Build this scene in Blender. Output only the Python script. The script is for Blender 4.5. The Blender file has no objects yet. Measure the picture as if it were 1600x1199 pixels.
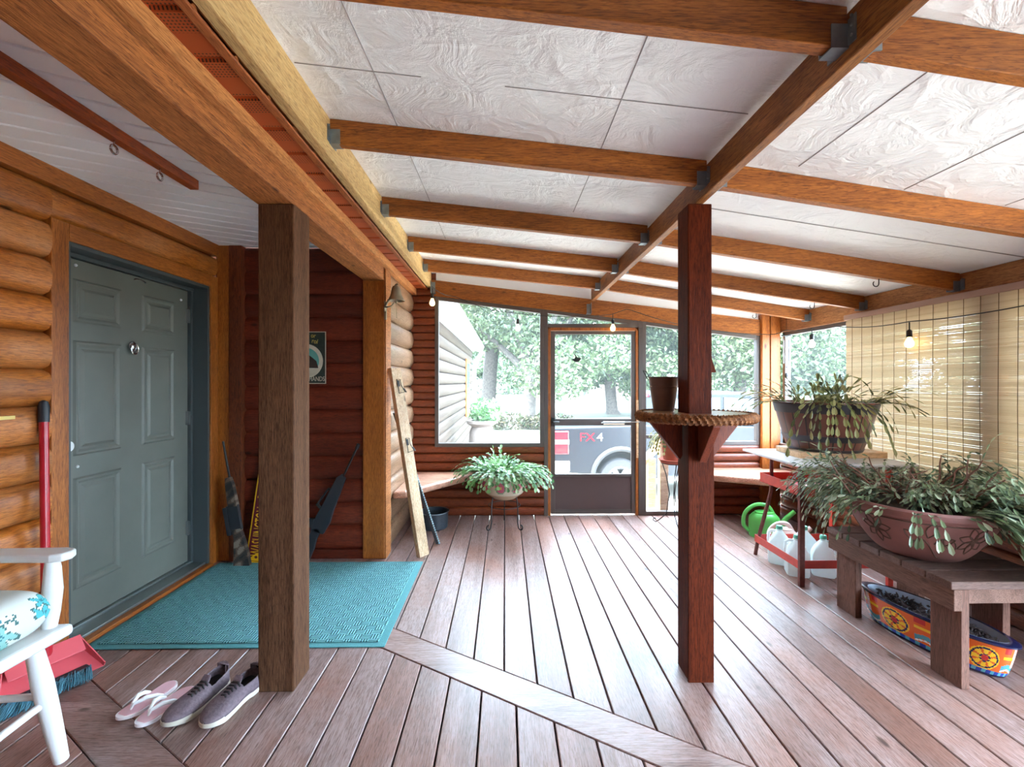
import bpy, bmesh, math, random
from mathutils import Vector, Matrix
R = random.Random(7)
PI = math.pi
sc = bpy.context.scene
COL = sc.collection

# ------------------------------------------------------------------ helpers
def lin(c):
    return tuple(((v/255)/12.92 if v/255 <= .04045 else ((v/255+.055)/1.055)**2.4) for v in c)

WLOC = {}
def wloc(o):
    return WLOC.get(o.name, Vector((0, 0, 0))) if o else Vector((0, 0, 0))

def tag(o, label=None, cat=None, group=None, kind=None):
    if label: o['label'] = label
    if cat: o['category'] = cat
    if group: o['group'] = group
    if kind: o['kind'] = kind
    return o

def thing(name, loc, label, cat, group=None):
    o = bpy.data.objects.new(name, None)
    COL.objects.link(o); o.location = loc; o.empty_display_size = .05
    WLOC[o.name] = Vector(loc)
    return tag(o, label, cat, group)

class MB:
    """collects geometry in world coordinates"""
    def __init__(s):
        s.v = []; s.f = []; s.c = []
    def add(s, vs, fs, cols=None):
        b = len(s.v)
        s.v += [tuple(p) for p in vs]
        s.f += [tuple(b+i for i in f) for f in fs]
        if cols is None: cols = [None]*len(fs)
        s.c += cols
        return s
    def box(s, x0, x1, y0, y1, z0, z1):
        return s.add([(x0,y0,z0),(x1,y0,z0),(x1,y1,z0),(x0,y1,z0),(x0,y0,z1),(x1,y0,z1),(x1,y1,z1),(x0,y1,z1)],
                     [(0,3,2,1),(4,5,6,7),(0,1,5,4),(1,2,6,5),(2,3,7,6),(3,0,4,7)])
    def hexa(s, p):   # eight corners, bottom four then top four
        return s.add(p, [(0,3,2,1),(4,5,6,7),(0,1,5,4),(1,2,6,5),(2,3,7,6),(3,0,4,7)])
    def bar(s, a, b, u, v, wu, wv):
        """box from a to b; u, v cross directions with full widths wu, wv"""
        a, b, u, v = map(Vector, (a, b, u, v)); u = u.normalized()*wu/2; v = v.normalized()*wv/2
        p = [a-u-v, a+u-v, a+u+v, a-u+v, b-u-v, b+u-v, b+u+v, b-u+v]
        return s.hexa([tuple(q) for q in p])
    def prism(s, poly, d):
        """poly: list of 3D points, extruded by vector d"""
        n = len(poly); d = Vector(d)
        vs = [tuple(p) for p in poly]+[tuple(Vector(p)+d) for p in poly]
        fs = [tuple(range(n-1, -1, -1)), tuple(range(n, 2*n))]
        fs += [(i, (i+1) % n, n+(i+1) % n, n+i) for i in range(n)]
        return s.add(vs, fs)
    def tube(s, path, r, n=8, caps=True, closed=False):
        path = [Vector(p) for p in path]; m = len(path)
        rs = r if isinstance(r, (list, tuple)) else [r]*m
        vs = []; up = None
        for i, p in enumerate(path):
            if closed: t = path[(i+1) % m]-path[i-1]
            else: t = path[min(i+1, m-1)]-path[max(i-1, 0)]
            if t.length < 1e-9: t = Vector((0, 0, 1))
            t.normalize()
            if up is None:
                up = Vector((0, 0, 1)) if abs(t.z) < .9 else Vector((1, 0, 0))
            a = up-t*up.dot(t)
            if a.length < 1e-6: a = Vector((1, 0, 0))-t*t.x
            a.normalize(); up = a; b = t.cross(a)
            for k in range(n):
                q = 2*PI*k/n
                vs.append(p+(a*math.cos(q)+b*math.sin(q))*rs[i])
        fs = []
        for i in range(m if closed else m-1):
            j = (i+1) % m
            for k in range(n):
                fs.append((i*n+k, i*n+(k+1) % n, j*n+(k+1) % n, j*n+k))
        if caps and not closed:
            fs.append(tuple(range(n-1, -1, -1))); fs.append(tuple((m-1)*n+k for k in range(n)))
        return s.add(vs, fs)
    def lathe(s, prof, c, n=32, sx=1., sy=1., colf=None, rot=0., cap=True):
        """prof: (r, z) list; c centre (x, y, z0)"""
        m = len(prof); vs = []
        for r, z in prof:
            for k in range(n):
                q = 2*PI*k/n; x = r*sx*math.cos(q); y = r*sy*math.sin(q)
                vs.append((c[0]+x*math.cos(rot)-y*math.sin(rot), c[1]+x*math.sin(rot)+y*math.cos(rot), c[2]+z))
        fs = []; cs = []
        for i in range(m-1):
            for k in range(n):
                fs.append((i*n+k, i*n+(k+1) % n, (i+1)*n+(k+1) % n, (i+1)*n+k))
                cs.append(colf((k+.5)/n, i, (prof[i][1]+prof[i+1][1])/2) if colf else None)
        if cap:
            if prof[0][0] > 1e-5: fs.append(tuple(range(n-1, -1, -1))); cs.append(cs[0])
            if prof[-1][0] > 1e-5: fs.append(tuple((m-1)*n+k for k in range(n))); cs.append(cs[-1])
        return s.add(vs, fs, cs)
    def ball(s, c, r, n=12, sx=1, sy=1, sz=1):
        prof = [(max(1e-4, r*math.sin(PI*i/(n//2+2))), -r*sz*math.cos(PI*i/(n//2+2))) for i in range(n//2+3)]
        return s.lathe(prof, c, n, sx, sy)
    def build(s, name, m, parent=None, smooth=False, bevel=0, segs=2, world=False):
        me = bpy.data.meshes.new(name)
        if parent is not None: off = wloc(parent)
        elif world: off = Vector((0, 0, 0))
        else:
            xs = [p[0] for p in s.v]; ys = [p[1] for p in s.v]; zs = [p[2] for p in s.v]
            off = Vector(((min(xs)+max(xs))/2, (min(ys)+max(ys))/2, min(zs)))
        me.from_pydata([(p[0]-off.x, p[1]-off.y, p[2]-off.z) for p in s.v], [], s.f)
        if any(c is not None for c in s.c):
            at = me.color_attributes.new('paint', 'FLOAT_COLOR', 'CORNER')
            k = 0
            for f, c in zip(s.f, s.c):
                c = c or (1, 1, 1)
                for _ in f:
                    at.data[k].color = (c[0], c[1], c[2], 1); k += 1
        me.update(); me.validate()
        bm = bmesh.new(); bm.from_mesh(me)
        bmesh.ops.recalc_face_normals(bm, faces=bm.faces); bm.to_mesh(me); bm.free()
        if smooth:
            me.polygons.foreach_set('use_smooth', [True]*len(me.polygons))
            me.set_sharp_from_angle(angle=math.radians(38 if smooth is True else smooth))
        me.materials.append(m)
        o = bpy.data.objects.new(name, me); COL.objects.link(o)
        if parent is not None: o.parent = parent
        else: o.location = off
        WLOC[o.name] = off.copy()
        if bevel:
            b = o.modifiers.new('edge', 'BEVEL'); b.width = bevel; b.segments = segs; b.limit_method = 'ANGLE'; b.angle_limit = math.radians(40)
        return o

def struct(o):
    o['kind'] = 'structure'; return o

def text_mesh(name, body, m, parent, origin, xdir, ydir, size, depth=.0008, align='CENTER', squeeze=1.0, shear=0.):
    """lettering as a mesh: baseline along xdir, up along ydir (world vectors)"""
    cu = bpy.data.curves.new('lettering_curve', 'FONT'); cu.body = body; cu.size = size
    cu.extrude = depth; cu.align_x = align; cu.align_y = 'CENTER'; cu.shear = shear; cu.resolution_u = 3
    t = bpy.data.objects.new('lettering_tmp', cu); COL.objects.link(t)
    dg = bpy.context.evaluated_depsgraph_get()
    me = bpy.data.meshes.new_from_object(t.evaluated_get(dg))
    bpy.data.objects.remove(t); bpy.data.curves.remove(cu)
    x = Vector(xdir).normalized(); y = Vector(ydir).normalized(); z = x.cross(y)
    off = wloc(parent)
    for v in me.vertices:
        p = Vector(origin)+x*v.co.x*squeeze+y*v.co.y+z*v.co.z-off
        v.co = p
    me.materials.clear(); me.materials.append(m)
    o = bpy.data.objects.new(name, me); COL.objects.link(o); o.parent = parent
    WLOC[o.name] = off.copy()
    return o

# ------------------------------------------------------------------ materials
def newmat(name):
    m = bpy.data.materials.new(name); m.use_nodes = True
    nt = m.node_tree; b = nt.nodes['Principled BSDF']
    return m, nt, b

def N(nt, t, **kw):
    n = nt.nodes.new(t)
    for k, v in kw.items(): setattr(n, k, v)
    return n

def ramp(nt, stops):
    r = N(nt, 'ShaderNodeValToRGB'); e = r.color_ramp.elements
    while len(e) < len(stops): e.new(.5)
    for el, (p, c) in zip(e, stops):
        el.position = p; el.color = (*c, 1)
    return r

def mixc(nt, fac, a, b, mode='MIX'):
    n = N(nt, 'ShaderNodeMix', data_type='RGBA', blend_type=mode)
    def s(i, v):
        if isinstance(v, (tuple, float, int)):
            n.inputs[i].default_value = (*v, 1) if isinstance(v, tuple) else v
        else: nt.links.new(v, n.inputs[i])
    s(0, fac); s(6, a); s(7, b)
    return n.outputs[2]

def plain(name, rgb, rough=.5, metal=0., noise=.0, nscale=20., bump=0., coat=0., trans=0., spec=.5):
    m, nt, b = newmat(name); c = lin(rgb)
    b.inputs['Roughness'].default_value = rough; b.inputs['Metallic'].default_value = metal
    b.inputs['Coat Weight'].default_value = coat; b.inputs['Transmission Weight'].default_value = trans
    b.inputs['Specular IOR Level'].default_value = spec
    b.inputs['Base Color'].default_value = (*c, 1)
    if noise or bump:
        tc = N(nt, 'ShaderNodeTexCoord'); no = N(nt, 'ShaderNodeTexNoise'); no.inputs['Scale'].default_value = nscale
        no.inputs['Detail'].default_value = 6
        nt.links.new(tc.outputs['Object'], no.inputs['Vector'])
        if noise:
            r = ramp(nt, [(.3, tuple(v*(1-noise) for v in c)), (.7, tuple(min(1, v*(1+noise)) for v in c))])
            nt.links.new(no.outputs[0], r.inputs[0]); nt.links.new(r.outputs[0], b.inputs['Base Color'])
        if bump:
            bp = N(nt, 'ShaderNodeBump'); bp.inputs['Strength'].default_value = bump; bp.inputs['Distance'].default_value = .01
            nt.links.new(no.outputs[0], bp.inputs['Height']); nt.links.new(bp.outputs[0], b.inputs['Normal'])
    return m

def painted(name, rough=.5, coat=0., bump=0.):
    m, nt, b = newmat(name)
    a = N(nt, 'ShaderNodeVertexColor', layer_name='paint')
    nt.links.new(a.outputs[0], b.inputs['Base Color'])
    b.inputs['Roughness'].default_value = rough; b.inputs['Coat Weight'].default_value = coat
    return m

def wood(name, dark, light, axis='Y', rough=.5, knots=True, var=.35, grain=1., coat=0., spec=.4, worn=None, bumps=.25, stretch=14.):
    """stained timber: long grain, growth bands, knots, and every board its own tone"""
    m, nt, b = newmat(name); L = nt.links
    d, l = lin(dark), lin(light)
    tc = N(nt, 'ShaderNodeTexCoord'); oi = N(nt, 'ShaderNodeObjectInfo'); ge = N(nt, 'ShaderNodeNewGeometry')
    ad = N(nt, 'ShaderNodeMath', operation='ADD'); L.new(oi.outputs['Random'], ad.inputs[0]); L.new(ge.outputs['Random Per Island'], ad.inputs[1])
    ml = N(nt, 'ShaderNodeMath', operation='MULTIPLY'); ml.inputs[1].default_value = 23.7; L.new(ad.outputs[0], ml.inputs[0])
    va = N(nt, 'ShaderNodeVectorMath', operation='ADD'); L.new(tc.outputs['Object'], va.inputs[0]); L.new(ml.outputs[0], va.inputs[1])
    mp = N(nt, 'ShaderNodeMapping'); L.new(va.outputs[0], mp.inputs['Vector'])
    k = stretch
    mp.inputs['Scale'].default_value = {'X': (1, k, k), 'Y': (k, 1, k), 'Z': (k, k, 1)}[axis]
    n1 = N(nt, 'ShaderNodeTexNoise'); n1.inputs['Scale'].default_value = 1.5; n1.inputs['Detail'].default_value = 5; n1.inputs['Distortion'].default_value = .6
    L.new(mp.outputs[0], n1.inputs['Vector'])
    n2 = N(nt, 'ShaderNodeTexNoise'); n2.inputs['Scale'].default_value = 11.; n2.inputs['Detail'].default_value = 6; n2.inputs['Roughness'].default_value = .7
    L.new(mp.outputs[0], n2.inputs['Vector'])
    # growth bands: contour lines of the slow noise
    mm = N(nt, 'ShaderNodeMath', operation='MULTIPLY'); mm.inputs[1].default_value = 20.; L.new(n1.outputs[0], mm.inputs[0])
    fr = N(nt, 'ShaderNodeMath', operation='FRACT'); L.new(mm.outputs[0], fr.inputs[0])
    r1 = ramp(nt, [(0., l), (.62, tuple(x*.62+y*.38 for x, y in zip(l, d))), (.93, d), (1., l)]); L.new(fr.outputs[0], r1.inputs[0])
    r2 = ramp(nt, [(.36, d), (.56, l)]); L.new(n2.outputs[0], r2.inputs[0])
    col = mixc(nt, .5*grain if grain < 2 else .9, r2.outputs[0], r1.outputs[0])
    if worn is not None:
        n3 = N(nt, 'ShaderNodeTexNoise'); n3.inputs['Scale'].default_value = 1.3; n3.inputs['Detail'].default_value = 7; n3.inputs['Roughness'].default_value = .65
        L.new(va.outputs[0], n3.inputs['Vector'])
        r3 = ramp(nt, [(.42, (0, 0, 0)), (.62, (1, 1, 1))]); L.new(n3.outputs[0], r3.inputs[0])
        w = N(nt, 'ShaderNodeMath', operation='MULTIPLY'); w.inputs[1].default_value = worn[1]; L.new(r3.outputs[0], w.inputs[0])
        col = mixc(nt, w.outputs[0], col, lin(worn[0]))
    if knots:
        mk = N(nt, 'ShaderNodeMapping'); L.new(va.outputs[0], mk.inputs['Vector'])
        q = 2.2
        mk.inputs['Scale'].default_value = {'X': (1, q, q), 'Y': (q, 1, q), 'Z': (q, q, 1)}[axis]
        vo = N(nt, 'ShaderNodeTexVoronoi'); vo.inputs['Scale'].default_value = 2.4; L.new(mk.outputs[0], vo.inputs['Vector'])
        rk = ramp(nt, [(.0, (1, 1, 1)), (.05, (.75, .75, .75)), (.085, (0, 0, 0))]); L.new(vo.outputs['Distance'], rk.inputs[0])
        col = mixc(nt, rk.outputs[0], col, tuple(v*.35 for v in d))
    # fine dark pores and streaks along the grain
    n5 = N(nt, 'ShaderNodeTexNoise'); n5.inputs['Scale'].default_value = 24.; n5.inputs['Detail'].default_value = 3; n5.inputs['Roughness'].default_value = .6
    L.new(mp.outputs[0], n5.inputs['Vector'])
    r5 = ramp(nt, [(.36, (.45, .40, .36)), (.50, (1, 1, 1))]); L.new(n5.outputs[0], r5.inputs[0])
    col = mixc(nt, .8, col, r5.outputs[0], 'MULTIPLY')
    n6 = N(nt, 'ShaderNodeTexNoise'); n6.inputs['Scale'].default_value = .45; n6.inputs['Detail'].default_value = 4; n6.inputs['Distortion'].default_value = 1.2
    L.new(mp.outputs[0], n6.inputs['Vector'])
    r6 = ramp(nt, [(.38, (.62, .55, .50)), (.56, (1, 1, 1))]); L.new(n6.outputs[0], r6.inputs[0])
    col = mixc(nt, .75, col, r6.outputs[0], 'MULTIPLY')
    # board to board tone
    hv = N(nt, 'ShaderNodeHueSaturation'); L.new(col, hv.inputs['Color'])
    mr = N(nt, 'ShaderNodeMapRange'); mr.inputs['To Min'].default_value = 1-var*.6; mr.inputs['To Max'].default_value = 1+var*.4
    frr = N(nt, 'ShaderNodeMath', operation='FRACT'); L.new(ml.outputs[0], frr.inputs[0])
    L.new(frr.outputs[0], mr.inputs['Value']); L.new(mr.outputs[0], hv.inputs['Value'])
    L.new(hv.outputs[0], b.inputs['Base Color'])
    b.inputs['Roughness'].default_value = rough; b.inputs['Coat Weight'].default_value = coat; b.inputs['Coat Roughness'].default_value = .25
    b.inputs['Specular IOR Level'].default_value = spec
    bp = N(nt, 'ShaderNodeBump'); bp.inputs['Strength'].default_value = bumps; bp.inputs['Distance'].default_value = .004
    L.new(n2.outputs[0], bp.inputs['Height']); L.new(bp.outputs[0], b.inputs['Normal'])
    return m

M = {}
M['log_door'] = wood('log_door', (116, 54, 14), (204, 120, 44), 'Y', .42, worn=((205, 150, 105), .45), var=.3)
M['log_house_lit'] = wood('log_house_lit', (112, 76, 52), (180, 146, 116), 'Y', .38, var=.15, coat=.3)  # grazing window light painted into the log stain as a paler tone
M['log_wing_dimmed'] = wood('log_wing_dimmed', (54, 40, 31), (84, 66, 53), 'Y', .6, var=.15)  # same wall outdoors, colour darkened to offset the stronger daylight
M['log_alcove_shade'] = wood('log_alcove_shade', (74, 26, 16), (130, 52, 30), 'X', .45, var=.3)  # same log stain with the alcove's shade mixed into its colour
M['log_back'] = wood('log_back', (84, 36, 18), (146, 68, 36), 'X', .4, var=.3, coat=.2)
M['log_side'] = wood('log_side', (92, 44, 26), (156, 88, 58), 'Y', .4, var=.25, coat=.2)
M['post'] = wood('post', (66, 42, 30), (122, 86, 62), 'Z', .7, spec=.15, grain=.8, var=.12, bumps=.6)
M['post_red'] = wood('post_red', (58, 17, 4), (104, 40, 14), 'Z', .6, spec=.12, var=.15, bumps=.5)
M['beam'] = wood('beam', (112, 58, 22), (206, 130, 68), 'Y', .7, grain=.9, var=.2, bumps=.6)
M['frieze'] = wood('frieze', (160, 92, 44), (224, 156, 92), 'Y', .7, knots=False, var=.05)
M['ledger'] = wood('ledger', (204, 158, 92), (240, 208, 146), 'Y', .6, var=.08, grain=.6)
M['fascia'] = wood('fascia', (120, 60, 28), (180, 104, 56), 'Y', .5, knots=False, var=.1)
M['rafter'] = wood('rafter', (108, 54, 14), (192, 116, 46), 'X', .5, var=.25)
M['mainbeam'] = wood('mainbeam', (96, 52, 20), (192, 128, 64), 'Y', .5, var=.1, worn=((90, 44, 26), .5))
M['plate'] = wood('plate', (112, 62, 28), (196, 136, 80), 'Y', .55, var=.1, worn=((120, 62, 36), .4))
M['trim_v'] = wood('trim_v', (130, 66, 20), (190, 112, 46), 'Z', .45, var=.1)
M['trim_x'] = wood('trim_x', (130, 66, 20), (190, 112, 46), 'Y', .45, var=.1)
M['corner_dark'] = wood('corner_dark', (70, 34, 22), (138, 70, 38), 'Z', .5, grain=1.8, var=.1, stretch=9)
M['deck'] = wood('deck', (126, 92, 81), (176, 152, 149), 'Y', .4, var=.22, coat=.12, worn=((156, 96, 68), .5), grain=.7, bumps=.2, spec=.6)
M['deck_diag'] = wood('deck_diag', (126, 92, 81), (176, 152, 149), 'X', .34, var=.1, coat=.25, worn=((156, 96, 68), .4), grain=.7, bumps=.2, spec=.6)
M['bench_log'] = wood('bench_log', (160, 100, 76), (226, 176, 150), 'X', .35, var=.1, coat=.3)
M['bench_wood'] = wood('bench_wood', (84, 60, 54), (140, 110, 102), 'X', .7, var=.2, worn=((150, 130, 124), .5))
M['bench_side'] = wood('bench_side', (90, 60, 48), (142, 104, 88), 'Y', .65, var=.15)
M['bench_leg'] = wood('bench_leg', (86, 54, 42), (134, 92, 76), 'Z', .65, var=.2)
M['shelf_top'] = wood('shelf_top', (96, 60, 40), (178, 130, 92), 'X', .3, coat=.5, var=.05)
M['shelf_bracket'] = wood('shelf_bracket', (92, 36, 20), (140, 62, 34), 'Z', .5, knots=False)
M['rope'] = wood('rope', (90, 48, 22), (168, 108, 60), 'X', .7, knots=False, var=.1, stretch=4)
M['stick'] = wood('stick', (120, 48, 14), (176, 84, 30), 'Y', .4, knots=False)
M['board_pale'] = wood('board_pale', (196, 150, 100), (240, 216, 180), 'Z', .55, var=.05)
M['new_wood'] = wood('new_wood', (200, 150, 104), (236, 198, 156), 'X', .6, var=.15)
M['barrel'] = wood('barrel', (58, 32, 30), (128, 66, 52), 'Z', .35, knots=False, var=.0, coat=.15, stretch=5)

M['vinyl'] = plain('vinyl', (242, 243, 245), .45)
M['foil'] = None
def foil():
    m, nt, b = newmat('insulation_facing'); L = nt.links
    tc = N(nt, 'ShaderNodeTexCoord')
    n = N(nt, 'ShaderNodeTexNoise'); n.inputs['Scale'].default_value = 5; n.inputs['Detail'].default_value = 8; n.inputs['Distortion'].default_value = 1.6
    n.inputs['Roughness'].default_value = .6
    v = N(nt, 'ShaderNodeTexVoronoi', feature='DISTANCE_TO_EDGE'); v.inputs['Scale'].default_value = 2.2
    mp = N(nt, 'ShaderNodeMapping'); mp.inputs['Rotation'].default_value = (0, 0, .6); mp.inputs['Scale'].default_value = (1., 2.6, 1)
    L.new(tc.outputs['Object'], mp.inputs[0])
    w = N(nt, 'ShaderNodeTexNoise'); w.inputs['Scale'].default_value = 3.; w.inputs['Detail'].default_value = 3
    L.new(tc.outputs['Object'], w.inputs['Vector'])
    mx = N(nt, 'ShaderNodeMix', data_type='VECTOR'); mx.inputs[0].default_value = .35
    L.new(mp.outputs[0], mx.inputs[4]); L.new(w.outputs['Color'], mx.inputs[5])
    L.new(mx.outputs[1], v.inputs['Vector'])
    L.new(tc.outputs['Object'], n.inputs['Vector'])
    r = ramp(nt, [(0, (1, 1, 1)), (.05, (0, 0, 0))]); L.new(v.outputs['Distance'], r.inputs[0])
    ml = N(nt, 'ShaderNodeMath', operation='MULTIPLY_ADD'); ml.inputs[1].default_value = .12
    L.new(r.outputs[0], ml.inputs[0]); L.new(n.outputs[0], ml.inputs[2])
    bp = N(nt, 'ShaderNodeBump'); bp.inputs['Strength'].default_value = .8; bp.inputs['Distance'].default_value = .03
    L.new(ml.outputs[0], bp.inputs['Height']); L.new(bp.outputs[0], b.inputs['Normal'])
    b.inputs['Base Color'].default_value = (*lin((246, 248, 250)), 1); b.inputs['Roughness'].default_value = .38
    b.inputs['Specular IOR Level'].default_value = .6
    return m
M['foil'] = foil()

def soffit_mat():
    m, nt, b = newmat('perforated_soffit'); L = nt.links
    tc = N(nt, 'ShaderNodeTexCoord'); sp = N(nt, 'ShaderNodeSeparateXYZ'); L.new(tc.outputs['Object'], sp.inputs[0])
    def per(sock, p, off=0.):
        a = N(nt, 'ShaderNodeMath', operation='MULTIPLY_ADD'); a.inputs[1].default_value = 1/p; a.inputs[2].default_value = 100+off; L.new(sock, a.inputs[0])
        f = N(nt, 'ShaderNodeMath', operation='FRACT'); L.new(a.outputs[0], f.inputs[0])
        g = N(nt, 'ShaderNodeMath', operation='SUBTRACT'); g.inputs[1].default_value = .5; L.new(f.outputs[0], g.inputs[0])
        g2 = N(nt, 'ShaderNodeMath', operation='ABSOLUTE'); L.new(g.outputs[0], g2.inputs[0]); return g2.outputs[0]
    hx, hy = per(sp.outputs[0], .011), per(sp.outputs[1], .011)
    l1 = N(nt, 'ShaderNodeMath', operation='LESS_THAN'); l1.inputs[1].default_value = .22; L.new(hx, l1.inputs[0])
    l2 = N(nt, 'ShaderNodeMath', operation='LESS_THAN'); l2.inputs[1].default_value = .22; L.new(hy, l2.inputs[0])
    band = per(sp.outputs[1], .185)
    l3 = N(nt, 'ShaderNodeMath', operation='LESS_THAN'); l3.inputs[1].default_value = .3; L.new(band, l3.inputs[0])
    a = N(nt, 'ShaderNodeMath', operation='MULTIPLY'); L.new(l1.outputs[0], a.inputs[0]); L.new(l2.outputs[0], a.inputs[1])
    c = N(nt, 'ShaderNodeMath', operation='MULTIPLY'); L.new(a.outputs[0], c.inputs[0]); L.new(l3.outputs[0], c.inputs[1])
    col = mixc(nt, c.outputs[0], lin((156, 66, 26)), lin((34, 14, 10)))
    L.new(col, b.inputs['Base Color']); b.inputs['Roughness'].default_value = .45
    return m
M['soffit'] = soffit_mat()

def screen_mat(name, rgb=(225, 230, 230), fac=.024):
    m = bpy.data.materials.new(name); m.use_nodes = True; nt = m.node_tree; L = nt.links
    nt.nodes.remove(nt.nodes['Principled BSDF'])
    out = nt.nodes['Material Output']
    t = N(nt, 'ShaderNodeBsdfTransparent'); t.inputs[0].default_value = (.97, .98, .98, 1)
    d = N(nt, 'ShaderNodeBsdfTranslucent'); d.inputs[0].default_value = (*lin(rgb), 1)  # pale share stands in for daylight haze over the dark mesh
    mx = N(nt, 'ShaderNodeMixShader'); mx.inputs[0].default_value = fac
    L.new(t.outputs[0], mx.inputs[1]); L.new(d.outputs[0], mx.inputs[2]); L.new(mx.outputs[0], out.inputs[0])
    return m
M['screen'] = screen_mat('insect_screen')
def translucent(name, rgb, fac=.5, rough=.5):
    m, nt, b = newmat(name); L = nt.links; out = nt.nodes['Material Output']
    b.inputs['Base Color'].default_value = (*lin(rgb), 1); b.inputs['Roughness'].default_value = rough
    d = N(nt, 'ShaderNodeBsdfTranslucent'); d.inputs[0].default_value = (*lin(rgb), 1)
    mx = N(nt, 'ShaderNodeMixShader'); mx.inputs[0].default_value = fac
    L.new(b.outputs[0], mx.inputs[1]); L.new(d.outputs[0], mx.inputs[2]); L.new(mx.outputs[0], out.inputs[0])
    return m
M['bamboo'] = translucent('bamboo_slats', (216, 196, 164), .36, .5)
def vary(m, a, b):
    nt = m.node_tree; g = N(nt, 'ShaderNodeNewGeometry'); r = ramp(nt, [(0, lin(a)), (1, lin(b))]); nt.links.new(g.outputs['Random Per Island'], r.inputs[0])
    for n in nt.nodes:
        if n.type == 'BSDF_PRINCIPLED': nt.links.new(r.outputs[0], n.inputs['Base Color'])
        if n.type == 'BSDF_TRANSLUCENT': nt.links.new(r.outputs[0], n.inputs['Color'])
vary(M['bamboo'], (190, 172, 146), (204, 188, 164))
M['jug'] = translucent('milky_plastic', (244, 250, 249), .4, .35)
M['cap'] = plain('mint_cap', (110, 205, 175), .4)
def leafmat(name, dark, light, tip=None):
    m, nt, b = newmat(name); L = nt.links; out = nt.nodes['Material Output']
    g = N(nt, 'ShaderNodeNewGeometry')
    st = [(0, lin(dark)), (.6, lin(light))]
    if tip: st.append((1, lin(tip)))
    r = ramp(nt, st); L.new(g.outputs['Random Per Island'], r.inputs[0]); L.new(r.outputs[0], b.inputs['Base Color'])
    b.inputs['Roughness'].default_value = .38
    d = N(nt, 'ShaderNodeBsdfTranslucent'); L.new(r.outputs[0], d.inputs[0])
    mx = N(nt, 'ShaderNodeMixShader'); mx.inputs[0].default_value = .3
    L.new(b.outputs[0], mx.inputs[1]); L.new(d.outputs[0], mx.inputs[2]); L.new(mx.outputs[0], out.inputs[0])
    return m
M['leaf_lush'] = leafmat('leaf_lush', (58, 96, 58), (122, 164, 98), (186, 210, 170))
M['leaf_barrel'] = leafmat('leaf_barrel', (70, 78, 52), (134, 136, 78), (176, 168, 116))
M['leaf_bowl'] = leafmat('leaf_bowl', (58, 74, 58), (126, 142, 102), (196, 204, 178))
M['leaf_tree'] = leafmat('leaf_tree', (50, 64, 42), (76, 90, 58), (108, 116, 86))
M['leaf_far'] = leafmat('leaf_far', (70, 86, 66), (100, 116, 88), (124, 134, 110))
M['leaf_bush'] = leafmat('leaf_bush', (54, 46, 34), (84, 78, 58), (66, 84, 56))
M['bark'] = plain('bark', (72, 64, 58), .9, noise=.35, nscale=9, bump=.6)
M['cactus_stem'] = plain('woody_stem', (112, 74, 58), .8, noise=.3, nscale=40)
M['soil'] = plain('potting_soil', (52, 38, 30), .95, noise=.4, nscale=60, bump=.8)

M['door'] = plain('grey_door_paint', (106, 109, 101), .45, noise=.06, nscale=6)
M['jamb'] = plain('dark_jamb_paint', (70, 78, 80), .5)
M['steel'] = plain('brushed_steel', (176, 178, 178), .35, 1.)
M['chrome'] = plain('chrome', (215, 215, 215), .15, 1.)
M['galv'] = plain('galvanised', (140, 150, 156), .45, .9, noise=.15, nscale=30)
M['threshold'] = plain('aluminium_threshold', (150, 158, 156), .35, .8)
M['bronze'] = plain('bronze_aluminium', (84, 74, 70), .45, noise=.05)
M['kick'] = plain('brown_kick_panel', (84, 66, 64), .5)
M['black'] = plain('black_paint', (24, 24, 26), .45)
M['black_plastic'] = plain('black_plastic', (38, 42, 48), .5)
M['wire'] = plain('black_wire', (38, 36, 38), .45, .3)
M['white_paint'] = plain('white_paint', (240, 241, 240), .4)
M['white_alu'] = plain('white_aluminium', (236, 238, 240), .4)
M['white_plastic'] = plain('white_plastic', (234, 234, 236), .45)
M['red_paint'] = plain('red_cart_paint', (196, 58, 44), .4, noise=.12, nscale=25)
M['rust'] = plain('worn_cart_leg', (112, 62, 56), .55, .2, noise=.25, nscale=40)
M['red_plastic'] = plain('red_plastic', (214, 88, 96), .35)
M['red_handle'] = plain('red_handle', (176, 26, 40), .3)
M['bristle'] = plain('teal_bristles', (74, 128, 146), .7, noise=.2)
M['green_can'] = plain('green_plastic', (92, 192, 92), .35)
M['cream_can'] = plain('cream_plastic', (222, 210, 200), .4)
M['terracotta'] = plain('terracotta', (176, 92, 72), .75, noise=.12, nscale=14)
M['red_clay'] = plain('carved_red_clay', (126, 82, 76), .6, noise=.22, nscale=7, bump=.15)
M['clay_line'] = plain('carved_groove_slip', (84, 60, 48), .75, noise=.2)
M['pale_clay'] = plain('pale_glazed_clay', (186, 172, 148), .4, noise=.15, nscale=10)
M['brownmetal'] = plain('brown_metal', (122, 96, 88), .4, .5, noise=.1)
M['enamel'] = plain('speckled_enamel', (44, 52, 60), .35, noise=.5, nscale=160)
M['brass_bell'] = plain('weathered_bell', (146, 136, 116), .45, .6, noise=.2)
M['band'] = plain('dark_band', (52, 46, 52), .4)
M['yellow'] = plain('sign_yellow', (232, 178, 30), .4)
M['maroon'] = plain('sign_maroon', (92, 18, 38), .35)
M['signgreen'] = plain('sign_dark_green', (34, 50, 46), .5, noise=.3, nscale=30)
M['signcream'] = plain('sign_cream', (202, 196, 176), .5, noise=.1)
M['signteal'] = plain('sign_teal', (92, 160, 150), .5)
M['signbrown'] = plain('sign_brown', (60, 52, 46), .5)
M['signyellow'] = plain('sign_pale_yellow', (214, 196, 96), .5)
M['rubber_white'] = plain('shoe_sole', (222, 214, 198), .6)
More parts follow.
